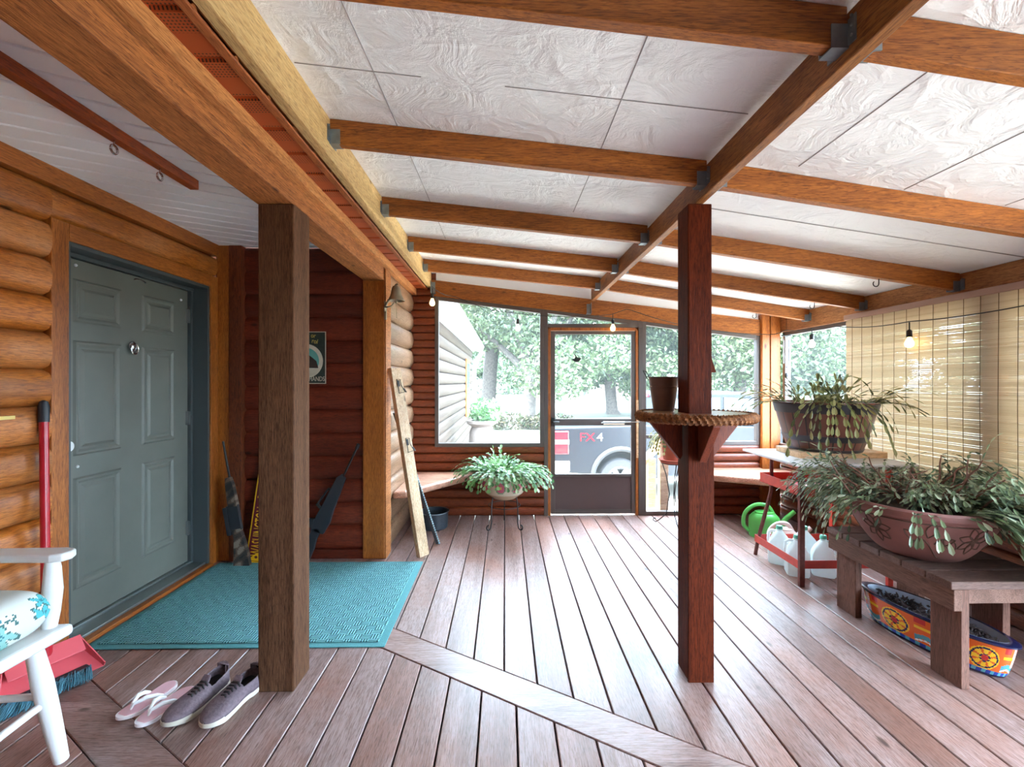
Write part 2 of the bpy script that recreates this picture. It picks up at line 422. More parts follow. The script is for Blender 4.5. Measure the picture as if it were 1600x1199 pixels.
M['shoe_cloth'] = plain('shoe_knit', (120, 104, 112), .8, noise=.2, nscale=90, bump=.3)
M['shoe_dark'] = plain('shoe_lining', (28, 28, 34), .9)
M['lace'] = plain('shoe_lace', (54, 52, 56), .8)
M['pink'] = plain('pink_foam', (232, 186, 196), .6)
M['pinkwhite'] = plain('white_strap', (240, 232, 234), .4)
M['truck'] = plain('black_car_paint', (18, 21, 28), .35, coat=.12, spec=.3)
M['truck_glass'] = plain('tinted_glass', (90, 104, 112), .08, .3)
M['tail_red'] = plain('tail_lamp_red', (150, 8, 26), .25, coat=.6)
M['lamp_clear'] = plain('tail_lamp_clear', (130, 134, 140), .2, coat=.6)
M['tyre'] = plain('tyre_rubber', (48, 48, 50), .85)
M['rim_silver'] = plain('wheel_silver', (190, 194, 198), .3, .7)
M['brick'] = plain('brick', (116, 80, 72), .8, noise=.15)
M['concrete'] = plain('concrete', (130, 128, 126), .85, noise=.08)
M['urn'] = plain('clay_urn', (150, 134, 124), .7, noise=.08)
M['fence_post'] = plain('fence_post', (60, 56, 50), .8)
M['roof_white'] = plain('far_roof', (150, 152, 156), .5)
M['far_wall'] = plain('far_wall', (86, 62, 62), .7)
M['ledger_tag'] = plain('brass_tag', (224, 196, 110), .4)
def emis(name, rgb, s):
    m, nt, b = newmat(name)
    b.inputs['Emission Color'].default_value = (*lin(rgb), 1); b.inputs['Emission Strength'].default_value = s
    b.inputs['Base Color'].default_value = (*lin(rgb), 1)
    return m
M['bulb'] = emis('warm_bulb', (255, 206, 120), .5)
M['bulb_off'] = emis('pale_bulb', (255, 232, 214), .12)

def mat_mat():
    m, nt, b = newmat('teal_mat'); L = nt.links
    tc = N(nt, 'ShaderNodeTexCoord'); mp = N(nt, 'ShaderNodeMapping'); mp.inputs['Scale'].default_value = (1, 1, 1)
    L.new(tc.outputs['Object'], mp.inputs[0])
    ck = N(nt, 'ShaderNodeTexChecker'); ck.inputs['Scale'].default_value = 22; L.new(mp.outputs[0], ck.inputs[0])
    w1 = N(nt, 'ShaderNodeTexWave', bands_direction='X'); w1.inputs['Scale'].default_value = 22; L.new(mp.outputs[0], w1.inputs[0])
    w2 = N(nt, 'ShaderNodeTexWave', bands_direction='Y'); w2.inputs['Scale'].default_value = 22; L.new(mp.outputs[0], w2.inputs[0])
    h = mixc(nt, ck.outputs['Fac'], w1.outputs['Color'], w2.outputs['Color'])
    no = N(nt, 'ShaderNodeTexNoise'); no.inputs['Scale'].default_value = 160; L.new(tc.outputs['Object'], no.inputs['Vector'])
    col = mixc(nt, h, lin((58, 118, 126)), lin((122, 186, 188)))
    col2 = mixc(nt, .25, col, no.outputs['Color'], 'OVERLAY')
    L.new(col2, b.inputs['Base Color']); b.inputs['Roughness'].default_value = .9
    bp = N(nt, 'ShaderNodeBump'); bp.inputs['Strength'].default_value = .9; bp.inputs['Distance'].default_value = .006
    L.new(h, bp.inputs['Height']); L.new(bp.outputs[0], b.inputs['Normal'])
    return m
M['mat'] = mat_mat()
M['mat_edge'] = plain('teal_mat_border', (84, 148, 152), .9, noise=.2, nscale=200)
def ground_mat():
    m, nt, b = newmat('lawn'); L = nt.links
    tc = N(nt, 'ShaderNodeTexCoord'); n = N(nt, 'ShaderNodeTexNoise'); n.inputs['Scale'].default_value = .12; n.inputs['Detail'].default_value = 8
    L.new(tc.outputs['Object'], n.inputs['Vector'])
    n2 = N(nt, 'ShaderNodeTexNoise'); n2.inputs['Scale'].default_value = 6; n2.inputs['Detail'].default_value = 6; L.new(tc.outputs['Object'], n2.inputs['Vector'])
    r = ramp(nt, [(.35, lin((66, 70, 50))), (.55, lin((76, 74, 58))), (.7, lin((84, 80, 68)))]); L.new(n.outputs[0], r.inputs[0])
    c = mixc(nt, .3, r.outputs[0], n2.outputs['Color'], 'SOFT_LIGHT')
    # bare sand, spread pale around the house to bounce light inside; dry grass beyond
    ln = N(nt, 'ShaderNodeVectorMath', operation='LENGTH'); L.new(tc.outputs['Object'], ln.inputs[0])
    sd = N(nt, 'ShaderNodeMath', operation='MULTIPLY_ADD'); sd.inputs[1].default_value = 5.; L.new(n.outputs[0], sd.inputs[0]); L.new(ln.outputs['Value'], sd.inputs[2])
    rs = ramp(nt, [(.0, (1, 1, 1)), (.35, (1, 1, 1)), (.5, (0, 0, 0))])
    mr = N(nt, 'ShaderNodeMapRange'); mr.inputs['From Max'].default_value = 34; L.new(sd.outputs[0], mr.inputs['Value']); L.new(mr.outputs[0], rs.inputs[0])
    c = mixc(nt, rs.outputs[0], c, lin((174, 166, 152)))
    L.new(c, b.inputs['Base Color']); b.inputs['Roughness'].default_value = .95
    return m
M['ground'] = ground_mat()
M['paint'] = painted('glazed_paint', .25, .5)
M['print'] = painted('printed_fabric', .85)
M['camo'] = painted('camouflage_film', .6)

# ------------------------------------------------------------------ setting: deck
NX, NY = .529, .849                       # normal of the two diagonal joint boards
D1 = (1.672, 1.836); D2 = (.625, .789)    # strips taken by the diagonal boards
def clip(poly, a, b, c, keep_ge):
    out = []
    for i, p in enumerate(poly):
        q = poly[(i+1) % len(poly)]
        dp = a*p[0]+b*p[1]-c; dq = a*q[0]+b*q[1]-c
        if not keep_ge: dp, dq = -dp, -dq
        if dp >= 0: out.append(p)
        if dp*dq < 0:
            t = dp/(dp-dq); out.append((p[0]+(q[0]-p[0])*t, p[1]+(q[1]-p[1])*t))
    return out
fl = MB()
G = .0035; PITCH = .1527
x = -2.6
k = 0
while x < 3.05:
    # every bay's boards start a little differently at the joints
    for lo, hi, sh in ((D1[1], None, 0.), (D2[1], D1[0], .052), (None, D2[0], .1)):
        x0, x1 = x+sh+G, x+sh+PITCH-G
        poly = [(x0, -4.6), (x1, -4.6), (x1, 4.74), (x0, 4.74)]
        if lo is not None: poly = clip(poly, NX, NY, lo+.004, True)
        if hi is not None and poly: poly = clip(poly, NX, NY, hi-.004, False)
        if len(poly) < 3: continue
        fl.prism([(p[0], p[1], -.03) for p in poly], (0, 0, .03))
    x += PITCH; k += 1
floor = struct(fl.build('floor', M['deck'], world=True, bevel=.003, segs=1))
fd = MB()
ux, uy = NY, -NX
for a, b in (D1, D2):
    p = [(NX*a+ux*t, NY*a+uy*t) for t in (-6.5, 6.5)]; q = [(NX*b+ux*t, NY*b+uy*t) for t in (6.5, -6.5)]
    fd.prism([(v[0], v[1], -.03) for v in p+q], (0, 0, .0305))
def clipx(mb):
    for i, v in enumerate(mb.v):
        pass
jb = []
for (a, b) in (D1, D2):
    poly = [(NX*a+ux*-6.5, NY*a+uy*-6.5), (NX*a+ux*6.5, NY*a+uy*6.5), (NX*b+ux*6.5, NY*b+uy*6.5), (NX*b+ux*-6.5, NY*b+uy*-6.5)]
    poly = clip(poly, 1, 0, -2.6, True); poly = clip(poly, 1, 0, 3.05, False); poly = clip(poly, 0, 1, -4.6, True); poly = clip(poly, 0, 1, 4.74, False)
    jb.append(poly)
fd = MB()
for poly in jb: fd.prism([(v[0], v[1], -.03) for v in poly], (0, 0, .0305))
o = fd.build('floor_joint_board', M['deck_diag'], parent=floor, bevel=.003, segs=1)
# dark slab standing in for the shaded void under the deck boards
struct(MB().box(-2.6, 3.05, -4.6, 4.74, -.20, -.06).build('floor_void_shade', plain('deck_void_shade', (30, 20, 16), .9), world=True))

# ------------------------------------------------------------------ setting: log walls
def logs_y(mb, X, y0, y1, z0, z1, pitch, bulge, sgn=1, thick=.05, p=2.3):
    """logs running along Y, bulging towards sgn*X"""
    n = max(1, round((z1-z0)/pitch)); h = (z1-z0)/n
    for i in range(n):
        za = z0+i*h
        pts = [(X-sgn*thick, za)]
        for j in range(11):
            t = j/10; pts.append((X+sgn*bulge*max(0, 1-abs(2*t-1)**p)**(1/p), za+t*h))
        pts.append((X-sgn*thick, za+h))
        mb.prism([(a, y0, z) for a, z in pts], (0, y1-y0, 0))
def logs_x(mb, Y, x0, x1, z0, z1, pitch, bulge, sgn=-1, thick=.05, p=2.3, ztop=None):
    n = max(1, round((z1-z0)/pitch)); h = (z1-z0)/n
    for i in range(n):
        za = z0+i*h
        pts = [(Y-sgn*thick, za)]
        for j in range(11):
            t = j/10; pts.append((Y+sgn*bulge*max(0, 1-abs(2*t-1)**p)**(1/p), za+t*h))
        pts.append((Y-sgn*thick, za+h))
        mb.prism([(x0, a, z) for a, z in pts], (x1-x0, 0, 0))

XW = -2.27      # door wall log root plane
CZ = 2.45       # white ceiling
wl = MB()
logs_y(wl, XW, -4.6, 2.25, .0, 2.36, .182, .05)
logs_y(wl, XW, 2.25, 3.53, 2.20, 2.36, .16, .045)
wl.box(XW-.35, XW-.05, -4.6, 2.215, 0, 2.6).box(XW-.35, XW-.05, 3.53, 3.7, 0, 2.6).box(XW-.35, XW-.05, 2.2, 3.5, 2.2, 2.6)
struct(wl.build('wall_left', M['log_door'], smooth=True, world=True))
struct(MB().box(XW-.02, XW+.055, -4.6, 3.53, 2.36, CZ).build('trim_1', M['trim_x'], world=True, bevel=.004))
wa = MB()
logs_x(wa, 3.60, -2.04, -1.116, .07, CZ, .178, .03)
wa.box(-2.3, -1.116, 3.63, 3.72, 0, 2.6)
struct(wa.build('wall_alcove', M['log_alcove_shade'], smooth=True, world=True))
struct(MB().box(-2.04, -1.11, 3.565, 3.6, 0, .07).build('baseboard_alcove', M['log_alcove_shade'], world=True, bevel=.004))
struct(MB().box(-2.14, -2.045, 3.53, 3.63, 0, CZ).build('trim_2', M['corner_dark'], world=True, bevel=.003))
struct(MB().box(-2.24, -2.142, 3.536, 3.63, 0, CZ).build('trim_3', M['trim_v'], world=True, bevel=.003))
wh = MB()
logs_y(wh, -1.0, 3.725, 4.70, .0, 2.30, .19, .055)
wh.box(-1.25, -1.05, 3.725, 4.7, -.8, 2.4).box(-1.06, -.966, 3.725, 4.70, 2.28, 2.4)
struct(wh.build('wall_house', M['log_house_lit'], smooth=True, world=True))
wh = MB()
logs_y(wh, -1.0, 4.74, 13.2, -.75, 2.30, .19, .055)
wh.box(-1.25, -1.05, 4.74, 13.15, -.8, 2.4)
struct(wh.build('wall_wing', M['log_wing_dimmed'], smooth=True, world=True))
# door opening: casing, jambs, threshold
tr = MB()
tr.box(XW-.02, -2.225, 2.25, 2.34, 0, 2.20)
struct(tr.build('trim_4', M['trim_v'], world=True, bevel=.003))
struct(MB().box(XW-.02, -2.225, 3.45, 3.535, 0, 2.20).build('trim_5', M['trim_v'], world=True, bevel=.003))
struct(MB().box(-2.68, -2.64, 1.9, 3.7, -.1, 2.7).build('door_leak_block', M['jamb'], world=True))  # unseen dark panel added to stop daylight leaking around the door
struct(MB().box(XW-.02, -2.225, 2.341, 3.449, 2.112, 2.20).build('trim_6', M['trim_x'], world=True, bevel=.003))
jm = MB()
jm.box(-2.46, -2.235, 2.34, 2.36, 0, 2.112).box(-2.46, -2.235, 3.43, 3.45, 0, 2.112).box(-2.46, -2.235, 2.36, 3.43, 2.09, 2.112)
jm.box(-2.36, -2.345, 2.36, 2.375, 0, 2.09).box(-2.40, -2.345, 3.41, 3.43, 0, 2.09).box(-2.36, -2.335, 2.36, 3.43, 2.068, 2.09)
struct(jm.build('door_frame', M['jamb'], world=True, bevel=.002))
th = MB().box(-2.42, -2.25, 2.36, 3.43, .0, .035).box(-2.37, -2.345, 2.36, 3.43, .035, .05)
struct(th.build('trim_7', M['threshold'], world=True, bevel=.003))
struct(MB().box(-2.25, -2.205, 2.335, 3.455, 0, .022).build('trim_8', M['trim_x'], world=True, bevel=.003))

# grey six panel door
dr = struct(MB().box(-2.41, -2.372, 2.361, 3.428, .05, 2.068).build('door_1', M['door'], world=True, bevel=.002))
dp = MB()
def panel(y0, y1, z0, z1):
    X = -2.372
    m_, n_ = .03, .055
    def ring(a, b, xa, xb):
        A = [(y0+a, z0+a), (y1-a, z0+a), (y1-a, z1-a), (y0+a, z1-a)]; B = [(y0+b, z0+b), (y1-b, z0+b), (y1-b, z1-b), (y0+b, z1-b)]
        for i in range(4):
            j = (i+1) % 4
            dp.add([(xa, *A[i]), (xa, *A[j]), (xb, *B[j]), (xb, *B[i])], [(0, 1, 2, 3)])
    ring(0, .010, X, X+.009); ring(.010, .020, X+.009, X+.009); ring(.020, .034, X+.009, X-.000+.0008); ring(.034, .046, X+.0008, X+.0008); ring(.046, .062, X+.0008, X+.008)
    a = .062
    dp.add([(X+.008, y0+a, z0+a), (X+.008, y1-a, z0+a), (X+.008, y1-a, z1-a), (X+.008, y0+a, z1-a)], [(0, 1, 2, 3)])
for y0, y1 in ((2.515, 2.825), (2.985, 3.275)):
    panel(y0, y1, 1.72, 1.96); panel(y0, y1, .98, 1.62); panel(y0, y1, .24, .86)
dp.build('raised_panels', M['door'], parent=dr)
kn = MB().ball((-2.362, 2.90, 1.615), .03, 14, .5, 1, 1.15).tube([(-2.35, 2.90+.028*math.sin(a), 1.60-.034*math.cos(a)) for a in [i*PI/6-2.6 for i in range(11)]], .006)
kn.build('door_knocker', M['chrome'], parent=dr, smooth=True)
MB().lathe([(.0001, 0), (.03, 0), (.03, .012), (.022, .02), (.0001, .02)], (0, 0, 0), 16)
db = MB()
for i in range(16):
    pass
db.tube([(-2.372, 2.475, 1.04), (-2.352, 2.475, 1.04)], .028, 16).tube([(-2.352, 2.475, 1.04), (-2.345, 2.475, 1.04)], .018, 16)
db.build('deadbolt', M['white_paint'], parent=dr, smooth=True)  # white base stands in for a bright reflection on the steel
for z in (1.88, 1.12, .30):
    MB().tube([(-2.36, 3.425, z-.05), (-2.36, 3.425, z+.05)], .012, 10).box(-2.372, -2.352, 3.39, 3.428, z-.05, z+.05).build('hinge', M['steel'], parent=dr)
for y, z in ((2.53, 2.035), (3.34, 1.99), (2.54, .92)):
    MB().ball((-2.371, y, z), .009, 8).build('nail_head', M['white_paint'], parent=dr, smooth=True)
wc = MB().tube([(-2.365, 2.96+.05*math.cos(a), 2.035+.018*math.sin(a)) for a in [.3+i*.35 for i in range(8)]], .004, 6)
wc.build('wreath_hook', M['chrome'], parent=dr, smooth=True)

# white ridged vinyl ceiling of the entry
cl = MB().box(-2.32, -1.08, -4.6, 3.6, CZ+.018, CZ+.06)
ang = math.radians(29); dx, dy = math.cos(ang), math.sin(ang); nx, ny = -dy, dx
t = -4.2
while t < 5.2:
    poly = [(nx*(t+e)+dx*d, ny*(t+e)+dy*d) for e, d in ((0, -9), (0, 9), (.110, 9), (.110, -9))]
    for c in ((1, 0, -2.32, True), (1, 0, -1.08, False), (0, 1, -4.6, True), (0, 1, 3.6, False)):
        poly = clip(poly, *c) if poly else poly
    if len(poly) >= 3: cl.prism([(p[0], p[1], CZ) for p in poly], (0, 0, .02))
    t += .127
struct(cl.build('ceiling_entry', M['vinyl'], world=True, bevel=.003, segs=1))

# insulated roof panel: two pitches
def roofz(x):
    return 2.53-.103*(x+.757) if x < .9 else 2.36-.148*(x-.9)
rc = MB()
xs = [-.86, -.3, .3, .9, 1.5, 2.2, 3.1]
for y0, y1 in ((-4.6, 4.80),):
    for a, b in zip(xs, xs[1:]):
        rc.hexa([(a, y0, roofz(a)), (b, y0, roofz(b)), (b, y1, roofz(b)), (a, y1, roofz(a)), (a, y0, roofz(a)+.06), (b, y0, roofz(b)+.06), (b, y1, roofz(b)+.06), (a, y1, roofz(a)+.06)])
roof = struct(rc.build('ceiling', M['foil'], world=True))
sm = MB()
def seam(pts, w=.004):
    sm.tube([(x, y, roofz(x)-.0005) for x, y in pts], w/2, 5)
seam([(-.48, 1.2), (-.47, 1.6), (-.46, 2.6), (-.46, 3.5)]); seam([(.42, .8), (.42, 1.9), (.41, 2.7)]); seam([(-.75, 1.62), (-.3, 1.62)]); seam([(1.25, 1.3), (1.25, 1.9)])
seam([(.0, 1.62), (.88, 1.62)]); seam([(.95, 2.42), (2.9, 2.42)], .007); seam([(1.75, 1.2), (1.75, 1.95)]); seam([(2.2, 1.2), (2.2, 1.95)])
sm.build('ceiling_seam', plain('seam_grey', (150, 148, 148), .7), parent=roof)

# soffit, frieze, fascia, ledger
sf = MB()
y = -4.745
while y < 4.65:
    sf.box(-.935, -.80, y+.012, y+.173, 2.352, 2.362).hexa([(-.935, y+.173, 2.352), (-.80, y+.173, 2.352), (-.80, y+.185, 2.372), (-.935, y+.185, 2.372), (-.935, y+.173, 2.362), (-.80, y+.173, 2.362), (-.80, y+.185, 2.38), (-.935, y+.185, 2.38)])
    sf.hexa([(-.935, y, 2.372), (-.80, y, 2.372), (-.80, y+.012, 2.352), (-.935, y+.012, 2.352), (-.935, y, 2.38), (-.80, y, 2.38), (-.80, y+.012, 2.362), (-.935, y+.012, 2.362)])
    y += .185
struct(sf.build('trim_9', M['soffit'], world=True))
tag(MB().box(-.9645, -.915, -4.6, 4.70, 2.291, 2.352).build('frieze_board', M['frieze'], bevel=.003), 'narrow sawn frieze board along the top outer side of the entry beam', 'board')
tag(MB().box(-.832, -.80, -4.6, 4.70, 2.345, 2.528).build('fascia_board', M['fascia'], bevel=.004), 'brown painted fascia strip between perforated soffit and pale ledger', 'board')
ld = tag(MB().box(-.798, -.757, -4.6, 4.66, 2.362, 2.5295).build('ledger_board', M['ledger'], bevel=.003), 'pale yellow pine ledger board carrying the left rafter ends', 'beam')
bm_ = MB().box(-1.115, -.95, -4.6, 3.725, 2.19, 2.29)
bm_.box(-1.10, -.965, -4.6, 3.725, 2.29, CZ-.002)
tag(bm_.build('entry_beam', M['beam'], bevel=.005), 'heavy rough-sawn beam resting on the two thick entry posts', 'beam')
tag(MB().box(-1.105, -.945, 2.035, 2.20, 0, 2.188).build('porch_post', M['post'], bevel=.006), 'thick rough-sawn post standing on the deck beside the sneakers', 'post', 'porch posts')
tag(MB().box(-1.115, -.945, 3.555, 3.72, 0, 2.188).build('porch_post', M['trim_v'], bevel=.006), 'thick stained post with the brass bell, beside the leaning pale board', 'post', 'porch posts')
struct(MB().box(-.944, -.935, 3.56, 3.715, 0, 2.28).build('trim_10', M['beam'], world=True))

# rafters with joist hangers, each bay on its own
M['hang'] = M['galv']
rows = [1.17, 1.98, 2.80, 3.55, 4.20]
ordl = ['nearest the camera', 'second from the camera', 'third from the camera', 'fourth from the camera', 'last before the screen door']
def hanger(mb, x, y, z0, z1, s):
    mb.box(min(x, x+s*.003), max(x, x+s*.003), y-.05, y-.024, z0, z1-.02).box(min(x, x+s*.003), max(x, x+s*.003), y+.024, y+.05, z0, z1-.02)
    mb.box(min(x, x+s*.045), max(x, x+s*.045), y-.0245, y-.0215, z0, z1-.03).box(min(x, x+s*.045), max(x, x+s*.045), y+.0215, y+.0245, z0, z1-.03)
    mb.box(min(x, x+s*.045), max(x, x+s*.045), y-.0245, y+.0245, z0-.004, z0)
    for k in range(3):
        mb.ball((x+s*.004, y-.037, z0+.02+.025*k), .004, 6)
def rafter(x0, x1, y, label, D=.108):
    e = .006
    b = MB()
    segs = [x0, (x0+x1)/2, x1]
    t = .02
    for a, c in ((x0, x1),):
        b.hexa([(a, y-t, roofz(a)-D), (c, y-t, roofz(c)-D), (c, y+t, roofz(c)-D), (a, y+t, roofz(a)-D), (a, y-t, roofz(a)-.001), (c, y-t, roofz(c)-.001), (c, y+t, roofz(c)-.001), (a, y+t, roofz(a)-.001)])
    r = tag(b.build('roof_rafter', M['rafter'], bevel=.003), label, 'rafter', 'roof rafters')
    h = MB(); hanger(h, x0, y, roofz(x0)-D, roofz(x0)-.02, 1); h.build('joist_hanger', M['galv'], parent=r)
    h = MB(); hanger(h, x1, y, roofz(x1)-D, roofz(x1)-.02, -1); h.build('joist_hanger', M['galv'], parent=r)
    return r
for y, od in zip(rows, ordl):
    rafter(-.756, .884, y, 'stained rafter between pale ledger and middle beam, '+od)
    rafter(.926, 2.849, y, 'stained rafter between middle beam and right wall plate, '+od)
mb_ = MB().hexa([(.885, -4.6, 2.22), (.925, -4.6, 2.22), (.925, 4.62, 2.22), (.885, 4.62, 2.22), (.885, -4.6, 2.345), (.925, -4.6, 2.345), (.925, 4.62, 2.345), (.885, 4.62, 2.345)])
tag(mb_.build('middle_beam', M['mainbeam'], bevel=.004), 'long stained middle beam running over the post with the round shelf', 'beam')
pb = tag(MB().box(.85, .962, 2.08, 2.21, 0, 2.219).build('porch_post', M['post_red'], bevel=.006), 'slim stained post with a round shelf around it, middle of the deck', 'post', 'porch posts')
MB().box(.846, .966, 2.068, 2.08, 0, 1.19).build('facing_board', M['post_red'], parent=pb, bevel=.003)
MB().box(.95, .99, 2.15, 2.20, 1.43, 1.445).hexa([(.963, 2.12, 1.435), (1.0, 2.12, 1.435), (1.0, 2.2, 1.435), (.963, 2.2, 1.435), (.963, 2.12, 1.54), (.966, 2.12, 1.54), (.966, 2.2, 1.54), (.963, 2.2, 1.54)]).build('wooden_wedge', M['post_red'], parent=pb)

# right wall plate, corner post, studs
tag(MB().hexa([(2.85, -4.6, 1.90), (2.93, -4.6, 1.90), (2.93, 4.66, 1.90), (2.85, 4.66, 1.90), (2.85, -4.6, roofz(2.85)-.003), (2.93, -4.6, roofz(2.93)-.003), (2.93, 4.66, roofz(2.93)-.003), (2.85, 4.66, roofz(2.85)-.003)]).build('wall_plate', M['plate'], bevel=.004), 'stained plate board along the top of the right screened wall', 'beam')
cp = MB().box(2.655, 2.75, 4.66, 4.71, 0, 2.085).box(2.755, 2.85, 4.655, 4.76, 0, 2.07)
cpo = MB().box(2.665, 2.745, 4.63, 4.78, 0, 2.09)
tag(cpo.build('corner_post', M['trim_v'], bevel=.004), 'stained corner post where the back screens meet the right wall', 'post', 'corner posts')
tag(MB().box(2.748, 2.848, 4.62, 4.76, 0, 2.07).build('corner_post', M['trim_v'], bevel=.004), 'stained corner post closest to the wind chime', 'post', 'corner posts')
# header on the back wall follows the roof
hd = MB()
def hz(x): return 2.275-.1185*(x+.727)
hd.hexa([(-.757, 4.66, hz(-.757)), (2.66, 4.66, hz(2.66)), (2.66, 4.72, hz(2.66)), (-.757, 4.72, hz(-.757)), (-.757, 4.66, hz(-.757)+.165), (2.66, 4.66, hz(2.66)+.165), (2.66, 4.72, hz(2.66)+.165), (-.757, 4.72, hz(-.757)+.165)])
hdr = tag(hd.build('header_board', M['rafter'], bevel=.003), 'sloping stained header board above the screen door and back windows', 'beam')
h = MB(); hanger(h, -.756, 4.64, 2.30, 2.44, 1); h.build('joist_hanger', M['galv'], parent=hdr)
h = MB(); hanger(h, .884, 4.64, 2.09, 2.22, -1); h.build('joist_hanger', M['galv'], parent=hdr)
up = MB()
gx = [-1.0, -.3, .3, .9, 1.5, 2.2, 2.9]
for a, b in zip(gx, gx[1:]):
    up.hexa([(a, 4.70, hz(a)+.1), (b, 4.70, hz(b)+.1), (b, 4.72, hz(b)+.1), (a, 4.72, hz(a)+.1), (a, 4.70, roofz(a)+.02), (b, 4.70, roofz(b)+.02), (b, 4.72, roofz(b)+.02), (a, 4.72, roofz(a)+.02)])
struct(up.build('wall_gable', M['vinyl'], world=True))

# back log wall under the windows and at the left
wb = MB()
logs_x(wb, 4.70, -.97, -.715, .74, 2.52, .078, .02)
logs_x(wb, 4.70, -.97, .405, .0, .74, .0925, .03)
logs_x(wb, 4.70, 1.95, 2.67, .0, .74, .0925, .03)
wb.box(-.97, -.72, 4.74, 4.8, .74, 2.52)
struct(wb.build('wall_back', M['log_back'], smooth=True, world=True))
wr = MB()
logs_y(wr, 2.90, 1.50, 4.70, 0, .72, .103, .035, sgn=-1)  # unseen side before this stretch left open to let daylight in
logs_y(wr, 2.90, -4.6, -.2, 0, .72, .103, .035, sgn=-1)
logs_y(wr, 2.90, -4.6, -.2, .72, 1.9, .103, .035, sgn=-1)  # unseen rear stretch made solid to keep light off the post fronts
struct(wr.build('wall_right', M['log_side'], smooth=True, world=True))
wq = MB()
logs_x(wq, -4.55, -2.3, 2.9, 0, 2.6, .18, .03, sgn=1)
struct(wq.build('rear_light_block', M['log_back'], smooth=True, world=True))  # unseen end wall added to cut light from behind the camera
struct(MB().box(2.83, 2.98, 1.50, 4.62, .72, .76).build('trim_11', M['bench_side'], world=True, bevel=.006))

# window frames and screens
def frame_quad(name, x0, x1, zb, zta, ztb, y=4.70, w=.04, d=.03, screen=True):
    """brown aluminium frame with a sloping head and one screen"""
    f = MB()
    f.box(x0, x0+w, y-d, y+d, zb, zta-.002).box(x1-w, x1, y-d, y+d, zb, ztb-.002).box(x0+w, x1-w, y-d, y+d, zb, zb+w)
    f.hexa([(x0+w, y-d, zta-w*1.2), (x1-w, y-d, ztb-w*1.2), (x1-w, y+d, ztb-w*1.2), (x0+w, y+d, zta-w*1.2), (x0+w, y-d, zta), (x1-w, y-d, ztb), (x1-w, y+d, ztb), (x0+w, y+d, zta)])
    o = struct(f.build(name, M['bronze'], world=True, bevel=.003))
    if screen:
        s = MB().add([(x0+w, y+.01, zb+w), (x1-w, y+.01, zb+w), (x1-w, y+.01, ztb-w), (x0+w, y+.01, zta-w)], [(0, 1, 2, 3)])
        s.build('insect_screen', M['screen'], parent=o)
    return o
frame_quad('window_1', -.725, .405, .715, hz(-.725)+.01, hz(.405)+.01)
frame_quad('window_2', .405, 1.43, 1.955, hz(.405)+.01, hz(1.43)+.01)
w3 = frame_quad('window_3', 1.43, 1.97, .0, hz(1.43)+.01, hz(1.97)+.01)
MB().box(1.47, 1.93, 4.68, 4.72, .80, .835).build('mid_rail', M['bronze'], parent=w3)
frame_quad('window_4', 1.97, 2.67, .73, hz(1.97)+.01, hz(2.67)+.01)
def frame_side(name, y0, y1, zb, zt, x=2.90):
    f = MB(); w = .04; d = .03
    f.box(x-d, x+d, y0, y0+w, zb, zt).box(x-d, x+d, y1-w, y1, zb, zt).box(x-d, x+d, y0, y1, zb, zb+w).box(x-d, x+d, y0, y1, zt-w, zt)
    o = struct(f.build(name, M['bronze'], world=True, bevel=.003))
    MB().add([(x+.01, y0+w, zb+w), (x+.01, y1-w, zb+w), (x+.01, y1-w, zt-w), (x+.01, y0+w, zt-w)], [(0, 1, 2, 3)]).build('insect_screen', M['screen'], parent=o)
    return o
frame_side('window_5', 2.63, 4.62, .76, 1.905)
frame_side('window_6', 1.52, 2.53, .76, 1.905)

tag(MB().box(2.86, 2.95, 2.53, 2.63, .76, 1.90).build('window_post', M['trim_v'], bevel=.004), 'square stained post behind the bamboo blind', 'post')
struct(MB().box(2.86, 2.95, 1.41, 1.50, 0, 1.90).build('trim_14', M['trim_v'], world=True, bevel=.004))

struct(MB().box(.406, .446, 4.67, 4.73, 0, 1.955).box(1.391, 1.431, 4.67, 4.73, 0, 1.955).build('door_frame', M['bronze'], world=True, bevel=.003))
# screen door
df = MB()
df.box(.447, .475, 4.675, 4.735, 0, 1.955).box(1.362, 1.39, 4.675, 4.735, 0, 1.955).box(.447, 1.39, 4.675, 4.735, 1.925, 1.955)
struct(df.build('trim_12', M['trim_v'], world=True, bevel=.003))
d2 = MB(); ya, yb = 4.685, 4.715
d2.box(.478, .522, ya, yb, .015, 1.92).box(1.318, 1.36, ya, yb, .015, 1.92).box(.522, 1.318, ya, yb, 1.885, 1.92).box(.522, 1.318, ya, yb, .935, 1.005).box(.522, 1.318, ya, yb, .40, .43).box(.522, 1.318, ya, yb, .015, .06)
sd = struct(d2.build('door_2', M['bronze'], world=True, bevel=.003))
MB().box(.522, 1.318, 4.695, 4.705, .06, .40).build('kick_panel', M['kick'], parent=sd)
MB().add([(.52, 4.70, 1.0), (1.32, 4.70, 1.0), (1.32, 4.70, 1.89), (.52, 4.70, 1.89)], [(0, 1, 2, 3)]).add([(.52, 4.70, .43), (1.32, 4.70, .43), (1.32, 4.70, .94), (.52, 4.70, .94)], [(0, 1, 2, 3)]).build('insect_screen', M['screen'], parent=sd)
MB().tube([(1.02, 4.665, .965), (1.24, 4.665, .965)], .016, 12).tube([(1.0, 4.665, .965), (1.40, 4.66, .975)], .006, 8).build('door_closer', M['steel'], parent=sd, smooth=True)
MB().box(.485, .515, 4.66, 4.685, .93, 1.02).tube([(.50, 4.66, .975), (.50, 4.635, .975), (.56, 4.635, .975)], .008, 8).build('latch_handle', M['black'], parent=sd)
MB().box(1.366, 1.386, 4.66, 4.676, .60, 1.20).build('hinge_strip', M['new_wood'], parent=sd)
